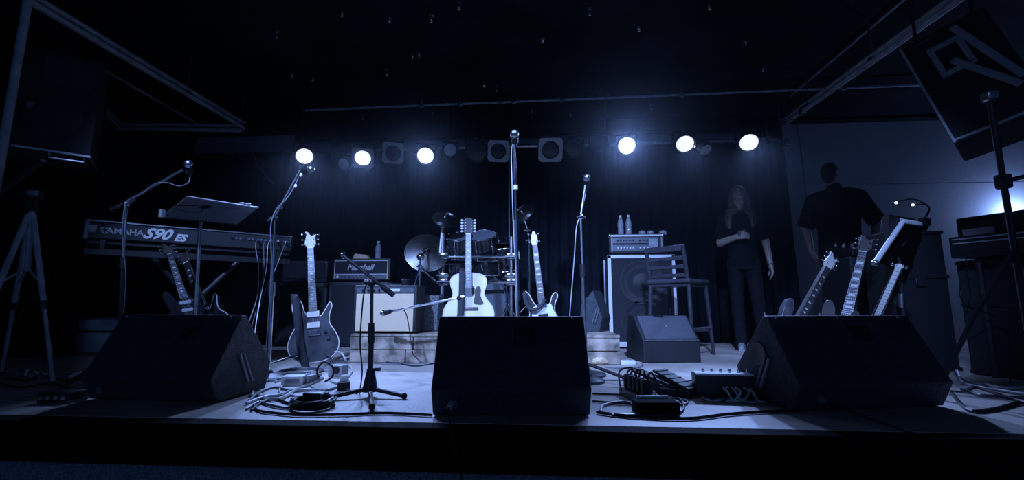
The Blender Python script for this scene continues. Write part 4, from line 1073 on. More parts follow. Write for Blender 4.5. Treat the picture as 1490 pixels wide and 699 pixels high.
for k, f in enumerate((0.10, 0.36, 0.62, 0.92)):
    z = sz + 0.02 + (bh - sz - 0.02) * f
    MB().box((BKX - 0.06 * f, 0, z), (0.016, 0.34, 0.036 if k < 3 else 0.055), bev=0.005).build('back_slat', M_stool, t)
t.rotation_euler = (0, 0, YAW + math.radians(44))

# ------------------------------------------------------------------ keyboard
A = at(123, 331, 3.22); B = at(425, 357, 4.08)
zk = (A.z + B.z) / 2
ax = (B - A); ax.z = 0; L = ax.length
t = thing('keyboard', 'long black stage keyboard seen from behind, white lettering on its back', 'keyboard', ((A.x + B.x) / 2, (A.y + B.y) / 2, zk - 0.07), math.atan2(ax.y, ax.x))
MB().prism([(-L / 2, 0), (L / 2, 0), (L / 2, 0.135), (-L / 2, 0.135)], 0, 0.36).build('case', M_tolex, t, bevel=0.01)
for s in (-1, 1): MB().box((s * (L / 2 - 0.012), 0.18, 0.07), (0.028, 0.375, 0.148), bev=0.01, seg=2).build('end_cheek', M_grey if s < 0 else M_plast, t)
MB().box((0, 0.0, 0.136), (L - 0.04, 0.02, 0.008)).build('upper_edge', M_steel, t)
kb = MB()
wk = (L - 0.1) / 52
for i in range(52): kb.box((-L / 2 + 0.05 + wk * (i + 0.5), 0.30, 0.14), (wk * 0.92, 0.13, 0.014))
kb.build('white_keys', M_ivory, t, kind='stuff')
kb = MB()
for i in range(51):
    if i % 7 in (0, 1, 3, 4, 5): kb.box((-L / 2 + 0.05 + wk * (i + 1), 0.275, 0.152), (wk * 0.55, 0.085, 0.014))
kb.build('black_keys', M_plast, t, kind='stuff')
s_ = L / 300.0
# back lettering: tuning-fork emblem disc, maker's name, model name (read from the rear, stage-left to right)
KX = V((math.cos(t.rotation_euler.z), math.sin(t.rotation_euler.z), 0)); KN = V((-KX.y, KX.x, 0))
def kx(px):
    d = ray(px, 335); o0 = V((0, 0, CAMH)); q = o0 + d * ((V(t.location) - o0).dot(KN) / d.dot(KN))
    return (q - V(t.location)).dot(KX)
ex = kx(153)
MB().lathe([(0, 0.002), (0.027, 0.002)], 24, Matrix.Translation((ex, -0.002, 0.068)) @ Matrix.Rotation(PI / 2, 4, 'X')).build('emblem', M_grey, t)
for k in range(3):
    MB().box((ex, -0.0055, 0.068), (0.006, 0.002, 0.046), RY(k * PI / 3)).build('emblem_fork', M_plast, t)
text_mesh('maker_lettering', 'YAMAHA', 0.062, mat('grey_print', (0.45, 0.46, 0.48), 0.5), t, ((kx(160) + kx(196)) / 2, -0.004, 0.066), bold=0.0015)
text_mesh('model_lettering', 'S90', 0.115, M_print, t, ((kx(208) + kx(248)) / 2, -0.004, 0.066), shear=0.45, bold=0.004)
text_mesh('model_lettering', 'ES', 0.075, M_print, t, ((kx(252) + kx(274)) / 2, -0.004, 0.050), shear=0.35, bold=0.004)
MB().box((-L / 2 + 0.045, -0.004, 0.075), (0.045, 0.010, 0.06), bev=0.003).build('power_socket', M_grey, t)
for i in range(15):
    x = L * 0.16 + i * L * 0.0225
    MB().cyl((x, 0.0, 0.085), (x, -0.012, 0.085), 0.010, n=8).build('jack_socket', M_steel if i % 3 else M_plast, t)
for i in (6, 8, 9, 11, 13):
    x = L * 0.16 + i * L * 0.0225
    MB().cyl((x, -0.012, 0.085), (x, -0.065, 0.080), 0.008, n=8).build('jack_plug', M_chrome, t)
kM = Matrix.Translation(t.location) @ Matrix.Rotation(t.rotation_euler.z, 4, 'Z')
# X-frame stand
ks = thing('keyboard_stand', 'black crossed-leg keyboard stand under the stage keyboard', 'stand', t.location * 1.0, t.rotation_euler.z)
ks.location.z = 0
hz = zk - 0.07
for yy in (0.05, 0.31):
    MB().box((0, yy, hz - 0.02), (L * 0.98, 0.04, 0.032), bev=0.004).build('rail', M_can, ks)
for s in (-1, 1):
    for yy in (0.09, 0.25):
        sx = s * (1 if yy < 0.2 else -1)
        MB().cyl((sx * 0.36, yy, hz - 0.03), (-sx * 0.36, yy, 0.03), 0.02, n=8).build('leg', M_can, ks)
    MB().cyl((s * 0.37, -0.06, 0.022), (s * 0.37, 0.42, 0.022), 0.02, n=8).build('foot_bar', M_can, ks)
MB().cyl((0, 0.05, hz * 0.5), (0, 0.29, hz * 0.5), 0.03, n=10).build('pivot', M_steel, ks)
MB().box((0.0, -0.03, hz - 0.10), (L * 0.98, 0.03, 0.05), bev=0.004).build('front_bar', M_can, ks)
for sx in (-0.42, 0.42): MB().box((L * sx, 0.01, hz - 0.06), (0.03, 0.08, 0.11)).build('bar_bracket', M_can, ks)
# cables hanging from the keyboard's sockets
for i, k in enumerate((6, 8, 9, 11, 13)):
    x = L * 0.16 + k * L * 0.0225
    p0 = kM @ V((x, -0.065, 0.08)); pxs = (364, 372, 383, 397, 384)[i]; e = gp((358, 366, 372, 392, 376)[i], (548, 540, 556, 535, 528)[i]); e.z = 0.008
    mid = p0.lerp(e, 0.5) + RGT * (0.05 - 0.03 * i) 
    cable('keyboard_lead', [p0, p0 + V((0.02, -0.06, -0.06)), p0.lerp(mid, 0.55) + V((0.03, -0.05, 0)), mid + V((0.0, -0.03, 0)), V((e.x, e.y, 0.25)) - RGT * 0.03, e, e + V((-0.1, -0.06, 0))], 0.0034, (M_cableg, M_cableg, M_cablew, M_cable, M_cableg)[i], ('leftmost', 'second from left', 'brightest', 'darkest', 'rightmost')[i] + ' of the thin leads hanging from the stage keyboard sockets', 'cable', 'leads hanging from the keyboard')

# music stand in front of the keyboard
Dm = 2.95
t = thing('music_stand', 'flat black music stand in front of the keyboard, clips on rim', 'music stand')
q = [at(234, 316, Dm - 0.20), at(273, 286, Dm + 0.12), at(375, 302, Dm + 0.22), at(344, 326, Dm - 0.10)]
b = MB(); nq = (q[1] - q[0]).cross(q[3] - q[0]).normalized() * 0.008
v = [b.bm.verts.new(x) for x in q] + [b.bm.verts.new(x + nq) for x in q]
for f in ((0, 1, 2, 3), (7, 6, 5, 4), (0, 4, 5, 1), (1, 5, 6, 2), (2, 6, 7, 3), (3, 7, 4, 0)): b.bm.faces.new([v[i] for i in f])
b.build('desk', M_plast, t, smooth=False)
MB().tube([q[0], q[1], q[2]], 0.005, 6, 1).build('desk_rim', M_steel, t)
for px, py in ((352, 296), (361, 297), (372, 302)):
    MB().sph(at(px, py, Dm + 0.2), 0.016, (1.5, 0.8, 0.5), 8, 6).build('clip', M_white, t)
MB().box(at(236, 311, Dm - 0.2), (0.02, 0.03, 0.05)).build('page_clip', M_grey, t)
pc = at(292, 318, Dm); pe = at(286, 456, Dm); pe.z = 0
MB().cyl(pc, V((pe.x, pe.y, 0.2)), 0.012, n=10).build('pole', M_steel, t)
MB().sph(pc, 0.025, u=8, v=6).build('tilt_joint', M_can, t)
tripod_base(t, pe, 0.22, 0.2, M_can, 0.6)

# pale case on the floor behind the left monitor
p = gp(78, 517); p2 = at(78, 462, p.dot(FWD)); hbox = p2.z
e = gp(200, 520)
t = thing('flight_case', 'pale grey case on the floor behind the left monitor', 'case', ((p.x + e.x) / 2, p.y + 0.05, 0), YAW + 0.05)
w = abs(e.x - p.x)
MB().box((0, 0.17, hbox / 2), (w, 0.34, hbox - 0.004), bev=0.01).build('shell', mat('grey_case_laminate', (0.6, 0.61, 0.64), 0.6, 0, 0.3, 5), t)
for z_ in (0.02, hbox * 0.62, hbox - 0.012):
    MB().box((0, -0.004, z_), (w + 0.004, 0.012, 0.022)).build('edge_rail', M_steel, t)
MB().box((w * 0.22, -0.008, hbox * 0.45), (0.10, 0.012, 0.08), bev=0.004).build('latch', M_can, t)
# left tripod with a small head
hd_ = at(47, 300, 2.6)
t = thing('tripod', 'grey camera tripod with small boxy head on the far left', 'tripod', (0, 0, 0))
MB().box(at(47, 284, 2.6), (0.075, 0.08, 0.06), bev=0.008).build('head_box', M_can, t)
MB().box(at(48, 281, 2.55), (0.055, 0.02, 0.03), bev=0.003).build('head_plate', M_grey, t)
MB().cyl(at(47, 291, 2.6), at(46, 308, 2.6), 0.02, 0.03, n=10).build('tilt_head', M_can, t)
MB().cyl(hd_, at(40, 395, 2.6), 0.014, n=8).build('centre_column', M_gpipe, t)
fts = [gp(-70, 575), gp(77, 561), gp(2, 545)]
for i, e in enumerate(fts):
    top = hd_ + (e - hd_) * 0.05; e.z = 0.012
    k = top.lerp(e, 0.55)
    MB().cyl(top, k, 0.014, n=8).build('upper_leg', M_gpipe, t)
    l = MB().cyl(k, e, 0.010, n=8).build('lower_leg', M_gpipe, t)
    MB().cyl(k - (e - top).normalized() * 0.03, k + (e - top).normalized() * 0.02, 0.019, n=8).build('leg_clamp', M_can, t)
    MB().sph(e, 0.014, u=8, v=6).build('rubber_foot', M_rubber, l)
    MB().cyl(at(40, 390, 2.6), top.lerp(e, 0.42), 0.006, n=6).build('brace', M_gpipe, t)

# ------------------------------------------------------------------ right hand gear
# music stand seen from the side, with spiral book and two-armed reading light
Dm = 2.95
t = thing('music_stand', 'music stand seen edge-on behind the right monitor', 'music stand')
a0, a1 = at(1273, 383, Dm - 0.12), at(1313, 324, Dm + 0.05); a2 = at(1352, 330, Dm + 0.30)
up = (a1 - a0); sd = (a2 - a1); nn = up.cross(sd).normalized() * 0.012
b = MB(); q = [a0, a1, a1 + sd, a0 + sd]
v = [b.bm.verts.new(x) for x in q] + [b.bm.verts.new(x + nn) for x in q]
for f in ((0, 1, 2, 3), (7, 6, 5, 4), (0, 4, 5, 1), (1, 5, 6, 2), (2, 6, 7, 3), (3, 7, 4, 0)): b.bm.faces.new([v[i] for i in f])
b.build('desk', mat('matt_black', (0.004, 0.004, 0.005), 0.95, spec=0.1), t, smooth=False)
MB().cyl(a0, a1, 0.017, n=10).build('desk_edge', M_trimw, t)
MB().sph(a0, 0.022, u=8, v=6).build('desk_lip', M_steel, t)
pm = (a0 + a1 + sd) / 2 ; ptop = at(1309, 380, Dm + 0.05); pb_ = at(1312, 455, Dm + 0.05); pb_.z = 0
MB().cyl(ptop, V((pb_.x, pb_.y, 0.2)), 0.012, n=10).build('pole', M_can, t)
MB().tube([ptop, ptop + V((0, 0.03, 0.06)), (a0 + a1 + sd) / 2], 0.011, 6, 3).build('tilt_joint', M_can, t)
MB().cyl(at(1311, 428, Dm + 0.05), at(1312, 448, Dm + 0.05), 0.015, n=10).build('collar', M_steel, t)
tripod_base(t, pb_, 0.22, 0.2, M_can, 0.1)
bk = thing('spiral_book', 'thick spiral-bound book on the edge-on music stand', 'book')
s1 = sd.normalized(); u3 = (up - s1 * up.dot(s1)).normalized(); n3 = s1.cross(u3)
if n3.dot(FWD) < 0: n3 = -n3
R3 = Matrix((s1, u3, s1.cross(u3))).transposed()
cb = a1 - up * 0.42 + sd * 0.5 + n3 * 0.032
MB().box(a1 - up * 0.45 + sd * 0.5 + n3 * 0.03, (sd.length * 0.9, up.length * 0.7, 0.022), R3).build('page_block', M_rubber, bk)
for i in range(14):
    c = a1 + sd * (0.03 + 0.068 * i) + u3 * 0.006 + n3 * 0.02
    Mx = R3.to_4x4() @ Matrix.Rotation(PI / 2, 4, 'Y'); Mx.translation = c
    MB().torus(0.020, 0.0045, Mx, 10, 5).build('spiral_ring', M_trimw, bk)
lt = thing('reading_light', 'clip-on reading light with two lit gooseneck heads', 'lamp')
cl = a1 + sd * 0.82 + u3 * 0.03
MB().box(cl, (0.10, 0.06, 0.05), R3, 0.008).build('clamp', M_plast, lt)
for (px, py), mid, nm in (((1302, 295), (1330, 290), 0), ((1326, 298), (1346, 298), 1)):
    e = at(px, py, Dm + 0.1); mm = at(*mid, Dm + 0.16)
    MB().tube([cl + V((0, 0, 0.02)), at(1352, 303, Dm + 0.25), mm, e], 0.005, 6, 6).build('gooseneck', M_can, lt)
    MB().sph(e, 0.016, (1.3, 1, 0.8), 10, 8).build('lamp_head', M_can, lt)
    MB().sph(e + V((0, -0.012, -0.004)), 0.011, (1.2, 0.6, 0.8), 8, 6).build('led', M_led, lt)
# bright leaning tube below it: third guitar neck
guitar('electric_guitar', 'guitar with bare bright neck leaning under the edge-on music stand', at(1309, 388, 2.95), at(1238, 548, 2.72), body=PRS, z_body=0.38, nut=0.93, total=0.97, roll=-0.15, body_m=M_mahog, neck_m=M_ivory, board_m=M_ivory, inlays=False, bridge_z=0.18, nw=(0.016, 0.015),
       head=[(-0.02, 0.93), (0.02, 0.93), (0.024, 0.95), (0.018, 0.97), (-0.018, 0.97), (-0.024, 0.95)], pegs=(2, 2))
p = at(1242, 545, 2.78); p.z = 0
guitar_stand('black guitar stand under the guitar with bare bright neck', None, p, YAW - 0.4, 0.16)
# equipment rack and mixer the man is working at
Dr = 3.6
p = at(1285, 455, Dr)
t = thing('equipment_rack', 'dark equipment rack in front of the man in black shirt', 'rack', (p.x + 0.08, p.y, 0), YAW - 0.12)
zt = at(1285, 372, Dr).z
MB().box((0, 0.22, zt / 2), (0.56, 0.44, zt - 0.004), bev=0.01).build('shell', M_tolex, t)
for i in range(4):
    z0 = 0.12 + i * (zt - 0.2) / 4
    MB().box((0, -0.005, z0 + 0.06), (0.48, 0.014, (zt - 0.24) / 4), bev=0.003).build('rack_unit', M_plast, t)
    MB().cyl((0.15, -0.01, z0 + 0.06), (0.15, -0.026, z0 + 0.06), 0.016, n=10).build('knob', M_grey, t)
t = thing('mixer', 'small mixing desk on the dark equipment rack', 'mixer', (p.x + 0.08, p.y, zt), YAW - 0.12)
b = MB(); sideprism(b, [(-0.02, 0.0), (-0.02, 0.05), (0.40, 0.14), (0.42, 0.0)], 0.27); b.build('case', M_plast, t, smooth=False, bevel=0.006)
for i in range(7):
    for j in range(3):
        MB().cyl((-0.21 + 0.07 * i, 0.08 + 0.11 * j, 0.072 + 0.0236 * j), (-0.21 + 0.07 * i, 0.075 + 0.11 * j, 0.092 + 0.0236 * j), 0.012, 0.010, n=8).build('knob', M_grey if j else M_steel, t)
p = at(1268, 372, Dr - 0.05)
o = MB().lathe([(0, 0), (0.034, 0), (0.040, 0.09), (0.036, 0.09), (0.031, 0.006), (0, 0.006)], 16).build('paper_cup', M_white); o.location = (p.x, p.y + 0.06, zt + 0.063); 
o.parent = None; tag(o, 'white cup on the mixing desk beside the man', 'cup')
# organ and stand on the far right
A = at(1374, 322, 3.0); B = at(1500, 293, 2.6)
ax = B - A; ax.z = 0; Lo = 1.25; rz = math.atan2(ax.y, ax.x)
zt = at(1374, 318, 3.0).z; zb_ = at(1374, 378, 3.0).z
t = thing('organ', 'black two-tier organ on a stand at the right edge', 'organ', (A.x, A.y, zb_), rz)
ho = zt - zb_
MB().box((Lo / 2, 0.26, ho * 0.28), (Lo, 0.5, ho * 0.5), bev=0.012, seg=2).build('lower_case', M_tolex, t)
MB().box((Lo / 2, 0.30, ho * 0.76), (Lo - 0.03, 0.42, ho * 0.48), bev=0.014, seg=2).build('upper_case', M_tolex, t)
for z_ in (0.36, 0.46):
    MB().box((Lo / 2, 0.008, ho * z_), (Lo - 0.05, 0.014, 0.008)).build('trim_strip', M_gpipe, t)
MB().box((Lo / 2, 0.01, ho * 0.10), (Lo - 0.04, 0.014, 0.05)).build('base_strip', M_plast, t)
MB().box((0.13, 0.087, ho * 0.62), (0.16, 0.012, 0.05)).build('label_plate', M_grey, t)
t2 = thing('organ_stand', 'dark four-legged stand under the organ', 'stand', (A.x, A.y, 0), rz)
for x in (0.12, Lo - 0.12):
    for y in (0.06, 0.44):
        MB().cyl((x, y, 0), (x, y, zb_ - 0.002), 0.02, n=8).build('leg', M_can, t2)
    MB().cyl((x, 0.06, 0.2), (x, 0.44, 0.2), 0.014, n=8).build('stretcher', M_can, t2)
MB().cyl((0.12, 0.44, 0.3), (Lo - 0.12, 0.44, 0.3), 0.014, n=8).build('stretcher', M_can, t2)
tc = thing('flight_case', 'added long black case that darkens the space under the organ', 'case', (A.x, A.y, 0), rz)  # added case, hides the lit wall so the space below stays dark
HB = zb_ - 0.004
MB().box((Lo / 2 - 0.02, 0.25, HB / 2), (Lo, 0.30, HB - 0.004), bev=0.01).build('shell', M_tolex, tc)
for z_ in (0.02, HB * 0.6, HB - 0.02): MB().box((Lo / 2 - 0.02, 0.098, z_), (Lo, 0.012, 0.02)).build('edge_rail', M_can, tc)
for x in (0.4, 0.85): MB().box((x, 0.096, HB * 0.55), (0.07, 0.012, 0.06), bev=0.004).build('latch', M_can, tc)
wl_ = aty(1494, 318, 5.86)
tw = thing('work_lamp', 'lit tube work lamp on the wall behind the organ', 'lamp', wl_)
MB().box((0, 0.10, -0.04), (0.5, 0.07, 0.04), bev=0.008).build('housing', M_can, tw)
MB().cyl((-0.24, 0.10, 0.0), (0.24, 0.10, 0.0), 0.014, n=10).build('tube', M_led, tw)
wa = bpy.data.lights.new('work_light', 'POINT'); wa.energy = 33; wa.color = BLUE; wa.shadow_soft_size = 0.08
wo = bpy.data.objects.new('work_light', wa); COL.objects.link(wo); wo.location = (wl_.x, wl_.y + 0.02, wl_.z + 0.02)
# added case, stands in for the shadowy mass between music stand and organ
p = at(1345, 455, 3.2); p.z = 0
t = thing('flight_case', 'added tall black case for the dark mass between music stand and organ', 'case', p, YAW - 0.1)
hb = at(1345, 336, 3.2).z
MB().box((0, 0.14, hb / 2), (0.38, 0.28, hb - 0.004), bev=0.01).build('shell', M_tolex, t)
for z_ in (0.015, hb * 0.66, hb - 0.015): MB().box((0, -0.003, z_), (0.384, 0.012, 0.022)).build('edge_rail', M_can, t)
MB().box((0, -0.008, hb * 0.62), (0.07, 0.012, 0.06), bev=0.004).build('latch', M_can, t)

# ------------------------------------------------------------------ pedals, boxes
def box_thing(name, label, cat, c, size, rz, m_, extra=None, bev=0.006, group=None, tilt=0.0):
    t = thing(name, label, cat, c, rz, group)
    MB().box((0, 0, size[2] / 2), size, RX(tilt) if tilt else None, bev, 2).build('body', m_, t)
    return t
def pedal(label, px, py, rz, m_=M_plast, s=1.0, rocker=False, group='effect pedals'):
    c = gp(px, py)
    t = thing('effect_pedal', label, 'pedal', c, rz, group)
    if rocker:
        MB().box((0, 0, 0.02 * s), (0.10 * s, 0.24 * s, 0.04 * s), bev=0.006).build('body', M_plast, t)
        MB().box((0, 0.0, 0.075 * s), (0.095 * s, 0.24 * s, 0.014), RX(math.radians(16)), 0.004).build('treadle', M_rubber, t)
        MB().box((0, 0.01, 0.05 * s), (0.05 * s, 0.04, 0.04 * s)).build('hinge', M_steel, t)
        for i in range(5): MB().box((0, -0.09 * s + i * 0.045 * s, 0.084 * s - 0.0 + (-0.09 + i * 0.045) * s * 0.287), (0.085 * s, 0.008, 0.004), RX(math.radians(16))).build('tread_rib', M_rubber, t)
    else:
        MB().box((0, 0, 0.026 * s), (0.075 * s, 0.125 * s, 0.05 * s), bev=0.006, seg=2).build('body', m_, t)
        MB().cyl((0, -0.035 * s, 0.05 * s), (0, -0.035 * s, 0.066 * s), 0.011, n=10).build('foot_switch', M_chrome, t)
        for x in (-0.022, 0, 0.022): MB().cyl((x * s, 0.035 * s, 0.05 * s), (x * s, 0.035 * s, 0.064 * s), 0.008, n=8).build('knob', M_white, t)
        for sx in (-1, 1): MB().cyl((sx * 0.036 * s, 0.01, 0.03 * s), (sx * 0.07 * s, 0.01, 0.03 * s), 0.009, n=8).build('jack_plug', M_chrome, t)
    return t
pedal('black rocker pedal, left of the two tilted ones right of centre', 956, 572, YAW + 0.9, M_plast, 1.0, True)
pedal('black rocker pedal next to the long pedal board', 984, 574, YAW + 0.5, M_plast, 1.0, True)
pedal('small grey effect pedal amid cables right of the centre monitor', 950, 590, YAW + 0.1, M_grey, 0.9)
t = box_thing('power_supply', 'black power brick in front of the pedals right of centre', 'power supply', gp(954, 602), (0.185, 0.09, 0.055), YAW, mat('matt_black', (0.004, 0.004, 0.005), 0.95, spec=0.1))
MB().box((0.0, 0.04, 0.060), (0.14, 0.012, 0.012)).build('socket_strip', M_white, t)
t = box_thing('power_strip', 'power strip bristling with black plugs beside the pedals', 'power strip', gp(928, 582), (0.09, 0.24, 0.04), YAW + 0.2, M_plast)
for i in range(5):
    pl = MB().box((0.0, -0.09 + i * 0.045, 0.075), (0.05, 0.036, 0.07), bev=0.008).build('plug', M_rubber, t)
    MB().tube([(0.01, -0.09 + i * 0.045, 0.105), (0.02, -0.09 + i * 0.045, 0.14), (0.05 - 0.03 * i, -0.07 + i * 0.03, 0.13), (0.09 - 0.05 * i, -0.05, 0.06)], 0.005, 6, 4).build('plug_cord', M_rubber, pl)
# long pedal board
a, b, c = gp(1014, 580), gp(1112, 583), gp(1014, 560)
Lb = (b - a).length
t = thing('pedal_board', 'long pedal board with pale front edge left of the right monitor', 'pedal board', ((a.x + b.x) / 2, (a.y + b.y) / 2, 0), math.atan2(b.y - a.y, b.x - a.x))
b_ = MB(); sideprism(b_, [(0.0, 0.004), (0.0, 0.112), (0.09, 0.118), (0.09, 0.004)], Lb / 2); b_.build('case', M_plast, t, smooth=False, bevel=0.004)
MB().box((0, 0.03, 0.119), (Lb, 0.064, 0.010), RX(0.06), 0.002).build('front_edge', M_trimw, t)
for i in range(6):
    MB().cyl((-Lb / 2 + 0.05 + i * (Lb - 0.1) / 5, 0.05, 0.122), (-Lb / 2 + 0.05 + i * (Lb - 0.1) / 5, 0.05, 0.138), 0.008, n=8).build('foot_switch', M_chrome, t)
for i in range(8):
    x = -Lb / 2 + 0.12 + i * (Lb - 0.16) / 8
    pl = MB().cyl((x, 0.0, 0.06), (x, -0.03, 0.058), 0.009, n=8).build('jack_plug', M_chrome if i % 2 else M_rubber, t)
    MB().tube([(x, -0.03, 0.058), (x + 0.01, -0.06, 0.045), (x + 0.03 * (-1) ** i, -0.07, 0.008), (x + 0.09 * (-1) ** i, -0.055, 0.008)], 0.005, 6, 5).build('patch_lead', (M_white, M_cable, M_cablew)[i % 3], pl)
# bits by the left guitar
pedal('grey effect pedal in the cable tangle below the left guitar', 452, 556, YAW - 0.3, M_grey, 0.9)
t = box_thing('adapter_box', 'small black box with pale side on the cables, left front', 'box', gp(458, 588), (0.09, 0.07, 0.055), YAW - 0.15, M_plast)
MB().box((0.048, 0, 0.028), (0.006, 0.06, 0.045)).build('side_plate', M_grey, t)
t = box_thing('adapter_box', 'flat pale box lying in the cable tangle under the guitar', 'box', gp(428, 559), (0.12, 0.09, 0.05), YAW + 0.15, M_white)
MB().box((0, -0.047, 0.026), (0.08, 0.004, 0.02)).build('label_plate', M_grey, t)
t = box_thing('junction_box', 'grey socket box on the floor right of the left guitar', 'box', gp(492, 548), (0.10, 0.08, 0.075), YAW - 0.2, M_grey)
MB().cyl((0.01, -0.042, 0.045), (0.01, -0.03, 0.045), 0.024, n=14).build('socket', M_plast, t)
t = box_thing('power_plug', 'black plug on a white adapter at the right of the tangle', 'plug', gp(500, 568), (0.065, 0.055, 0.045), YAW + 0.3, M_rubber)
MB().box((0, 0.035, 0.05), (0.045, 0.03, 0.05), bev=0.006).build('adapter', M_white, t)
# small white block at foot of bass cabinet, crumpled paper on floor by riser
t = box_thing('socket_block', 'white socket block on the floor at the foot of bass cabinet', 'box', gp(913, 531), (0.11, 0.07, 0.035), YAW, M_white)
for i in range(2): MB().cyl((-0.025 + 0.05 * i, 0, 0.034), (-0.025 + 0.05 * i, 0, 0.039), 0.016, n=10).build('socket', M_grey, t)
b_ = MB().sph((0, 0, 0.03), 0.06, (1.1, 0.8, 0.5), 12, 8)
for v in b_.bm.verts: v.co *= 1 + random.uniform(-0.18, 0.18)
o = b_.build('crumpled_cloth', M_pale); o.location = gp(873, 531); tag(o, 'crumpled pale cloth on the floor against the riser', 'cloth')

# ------------------------------------------------------------------ cables on the floor
def floor_cable(name, pix, r, m_, label, group=None, z=None, cat='cable'):
    pts = []
    for i, q in enumerate(pix):
        p = gp(q[0], q[1]); p.z = (q[2] if len(q) > 2 else 0.0) + r + 0.001
        pts.append(p)
    return cable(name, pts, r, m_, label, cat, group)
TG = 'cables tangled at the foot of the left guitar'
TL = 'cable in the tangle on the floor below the left guitar'
tang = [([(362, 585), (380, 572), (400, 566), (425, 570), (450, 562), (470, 552)], M_cableg, 0.006),
        ([(366, 578), (372, 566), (388, 556), (410, 556), (430, 546), (455, 542)], M_white, 0.007),
        ([(358, 590), (385, 580), (405, 578), (420, 572), (436, 570)], M_cablew, 0.007),
        ([(372, 575), (395, 585), (415, 580), (432, 571), (470, 570)], M_white, 0.008),
        ([(405, 550), (420, 543), (445, 546), (470, 540), (490, 545)], M_cablew, 0.005),
        ([(480, 556), (495, 560), (505, 552), (512, 541), (508, 533)], M_cablew, 0.006),
        ([(440, 580), (425, 590), (400, 583), (380, 588), (365, 600)], M_cable, 0.006),
        ([(452, 565), (464, 572), (480, 569), (494, 566), (520, 574)], M_cableg, 0.006),
        ([(368, 592), (376, 600), (400, 604), (440, 607), (500, 606), (560, 604), (628, 607)], M_cable, 0.006),
        ([(412, 562), (406, 570), (412, 578), (425, 577), (436, 581)], M_cablew, 0.005),
        ([(374, 560), (366, 552), (378, 545), (396, 548), (402, 558)], M_cablew, 0.006),
        ([(358, 598), (376, 588), (392, 592), (418, 596), (440, 588)], M_cableg, 0.006)]
TLB = ['dark grey cable leading from the left monitor into the guitar tangle', 'thick pale cable curving at the back of the guitar tangle', 'pale thick cable nearest the left monitor in the guitar tangle',
       'bright pale cable snaking through the middle of the guitar tangle', 'pale cable lying behind the flat pale box', 'pale cable curling around the grey socket box', 'black cable bending to the front left of the tangle',
       'grey cable passing behind the small black box', 'long black cable along the stage edge left of centre', 'short pale cable under the flat pale box', 'pale cable looped around the boom stand base', 'grey cable at the front left of the guitar tangle']
for (pix, m_, r), lb_ in zip(tang, TLB): floor_cable('cable', pix, r, m_, lb_, TG)
def coil(label, px, py, R, turns, m_, r=0.006, seed=0):
    c = gp(px, py); rnd = random.Random(seed); pts = []
    for i in range(turns * 10):
        a = 2 * PI * i / 10; rr = R * (0.82 + 0.2 * rnd.random())
        pts.append((c.x + rr * math.cos(a), c.y + rr * math.sin(a) * 0.9, r + 0.006 * (i // 10) + 0.004 * rnd.random()))
    cable('cable_coil', pts, r, m_, label, 'cable', None, 4)
coil('coiled black cable in front of the small black box', 455, 593, 0.10, 6, M_cable, 0.0065, 2)
coil('loosely coiled grey cable behind the pale flat box', 437, 543, 0.15, 3, M_cableg, 0.005, 4)
# black loop standing above the tangle
p = gp(470, 564); cable('cable_loop', [p + V((-0.03, 0, 0.05)), p + V((-0.04, 0, 0.10)), p + V((0.0, 0, 0.14)), p + V((0.05, 0, 0.11)), p + V((0.05, 0, 0.06)), p + V((0.01, 0.0, 0.03))], 0.006, M_cable, 'black cable loop standing up from the tangle by the guitar')
cable('guitar_lead', [at(487, 512, 3.36), at(497, 514, 3.34), at(503, 525, 3.3), V((*gp(502, 540).xy, 0.09))], 0.006, M_cablew, 'pale lead curving from the left guitar to the socket box')
RG = 'cables running over the floor right of centre'
floor_cable('stage_cable', [(868, 603), (905, 608), (960, 612), (1010, 612), (1060, 606), (1120, 602), (1165, 601)], 0.007, M_cable, 'thick black cable running along the stage edge right of centre')
floor_cable('stage_cable', [(862, 575), (890, 576), (915, 577)], 0.005, M_cable, 'straight black cable between centre monitor and power strip, front one')
floor_cable('stage_cable', [(862, 554), (900, 555), (960, 555), (1010, 556)], 0.004, M_cable, 'thin black cable crossing the floor behind the pedals')
floor_cable('stage_cable', [(862, 586), (885, 588), (905, 590), (930, 588)], 0.005, M_cable, 'black cable entering the pedal tangle nearest the centre monitor')
floor_cable('stage_cable', [(984, 578), (993, 588), (994, 598), (982, 606), (960, 608), (930, 607), (890, 607)], 0.006, M_cable, 'black cable looping round the power brick')
floor_cable('stage_cable', [(875, 602), (876, 594), (890, 589), (910, 587), (925, 592)], 0.006, M_cablew, 'pale-ended cable curling at the left of the power brick')
floor_cable('stage_cable', [(940, 580), (960, 583), (985, 581), (1000, 586), (996, 591), (984, 592)], 0.005, M_cableg, 'grey lead looping out right of the power brick')
floor_cable('stage_cable', [(996, 573), (1006, 574), (1010, 567), (1007, 562)], 0.005, M_cablew, 'short pale lead between rocker pedal and pedal board')
floor_cable('stage_cable', [(1022, 581), (1035, 586), (1055, 584), (1070, 580), (1090, 588), (1110, 586)], 0.006, M_cablew, 'pale lead lying along the front of the pedal board')
floor_cable('stage_cable', [(560, 528), (585, 531), (605, 534), (633, 530)], 0.005, M_cable, 'black cable at the foot of riser under the combo amplifier')
floor_cable('stage_cable', [(880, 536), (900, 537), (930, 536), (935, 531)], 0.005, M_cableg, 'grey cable on the floor by the white socket block')
floor_cable('stage_cable', [(512, 523, 0.0), (540, 529), (580, 531), (634, 528)], 0.004, M_cableg, 'grey cable along the foot of the riser')
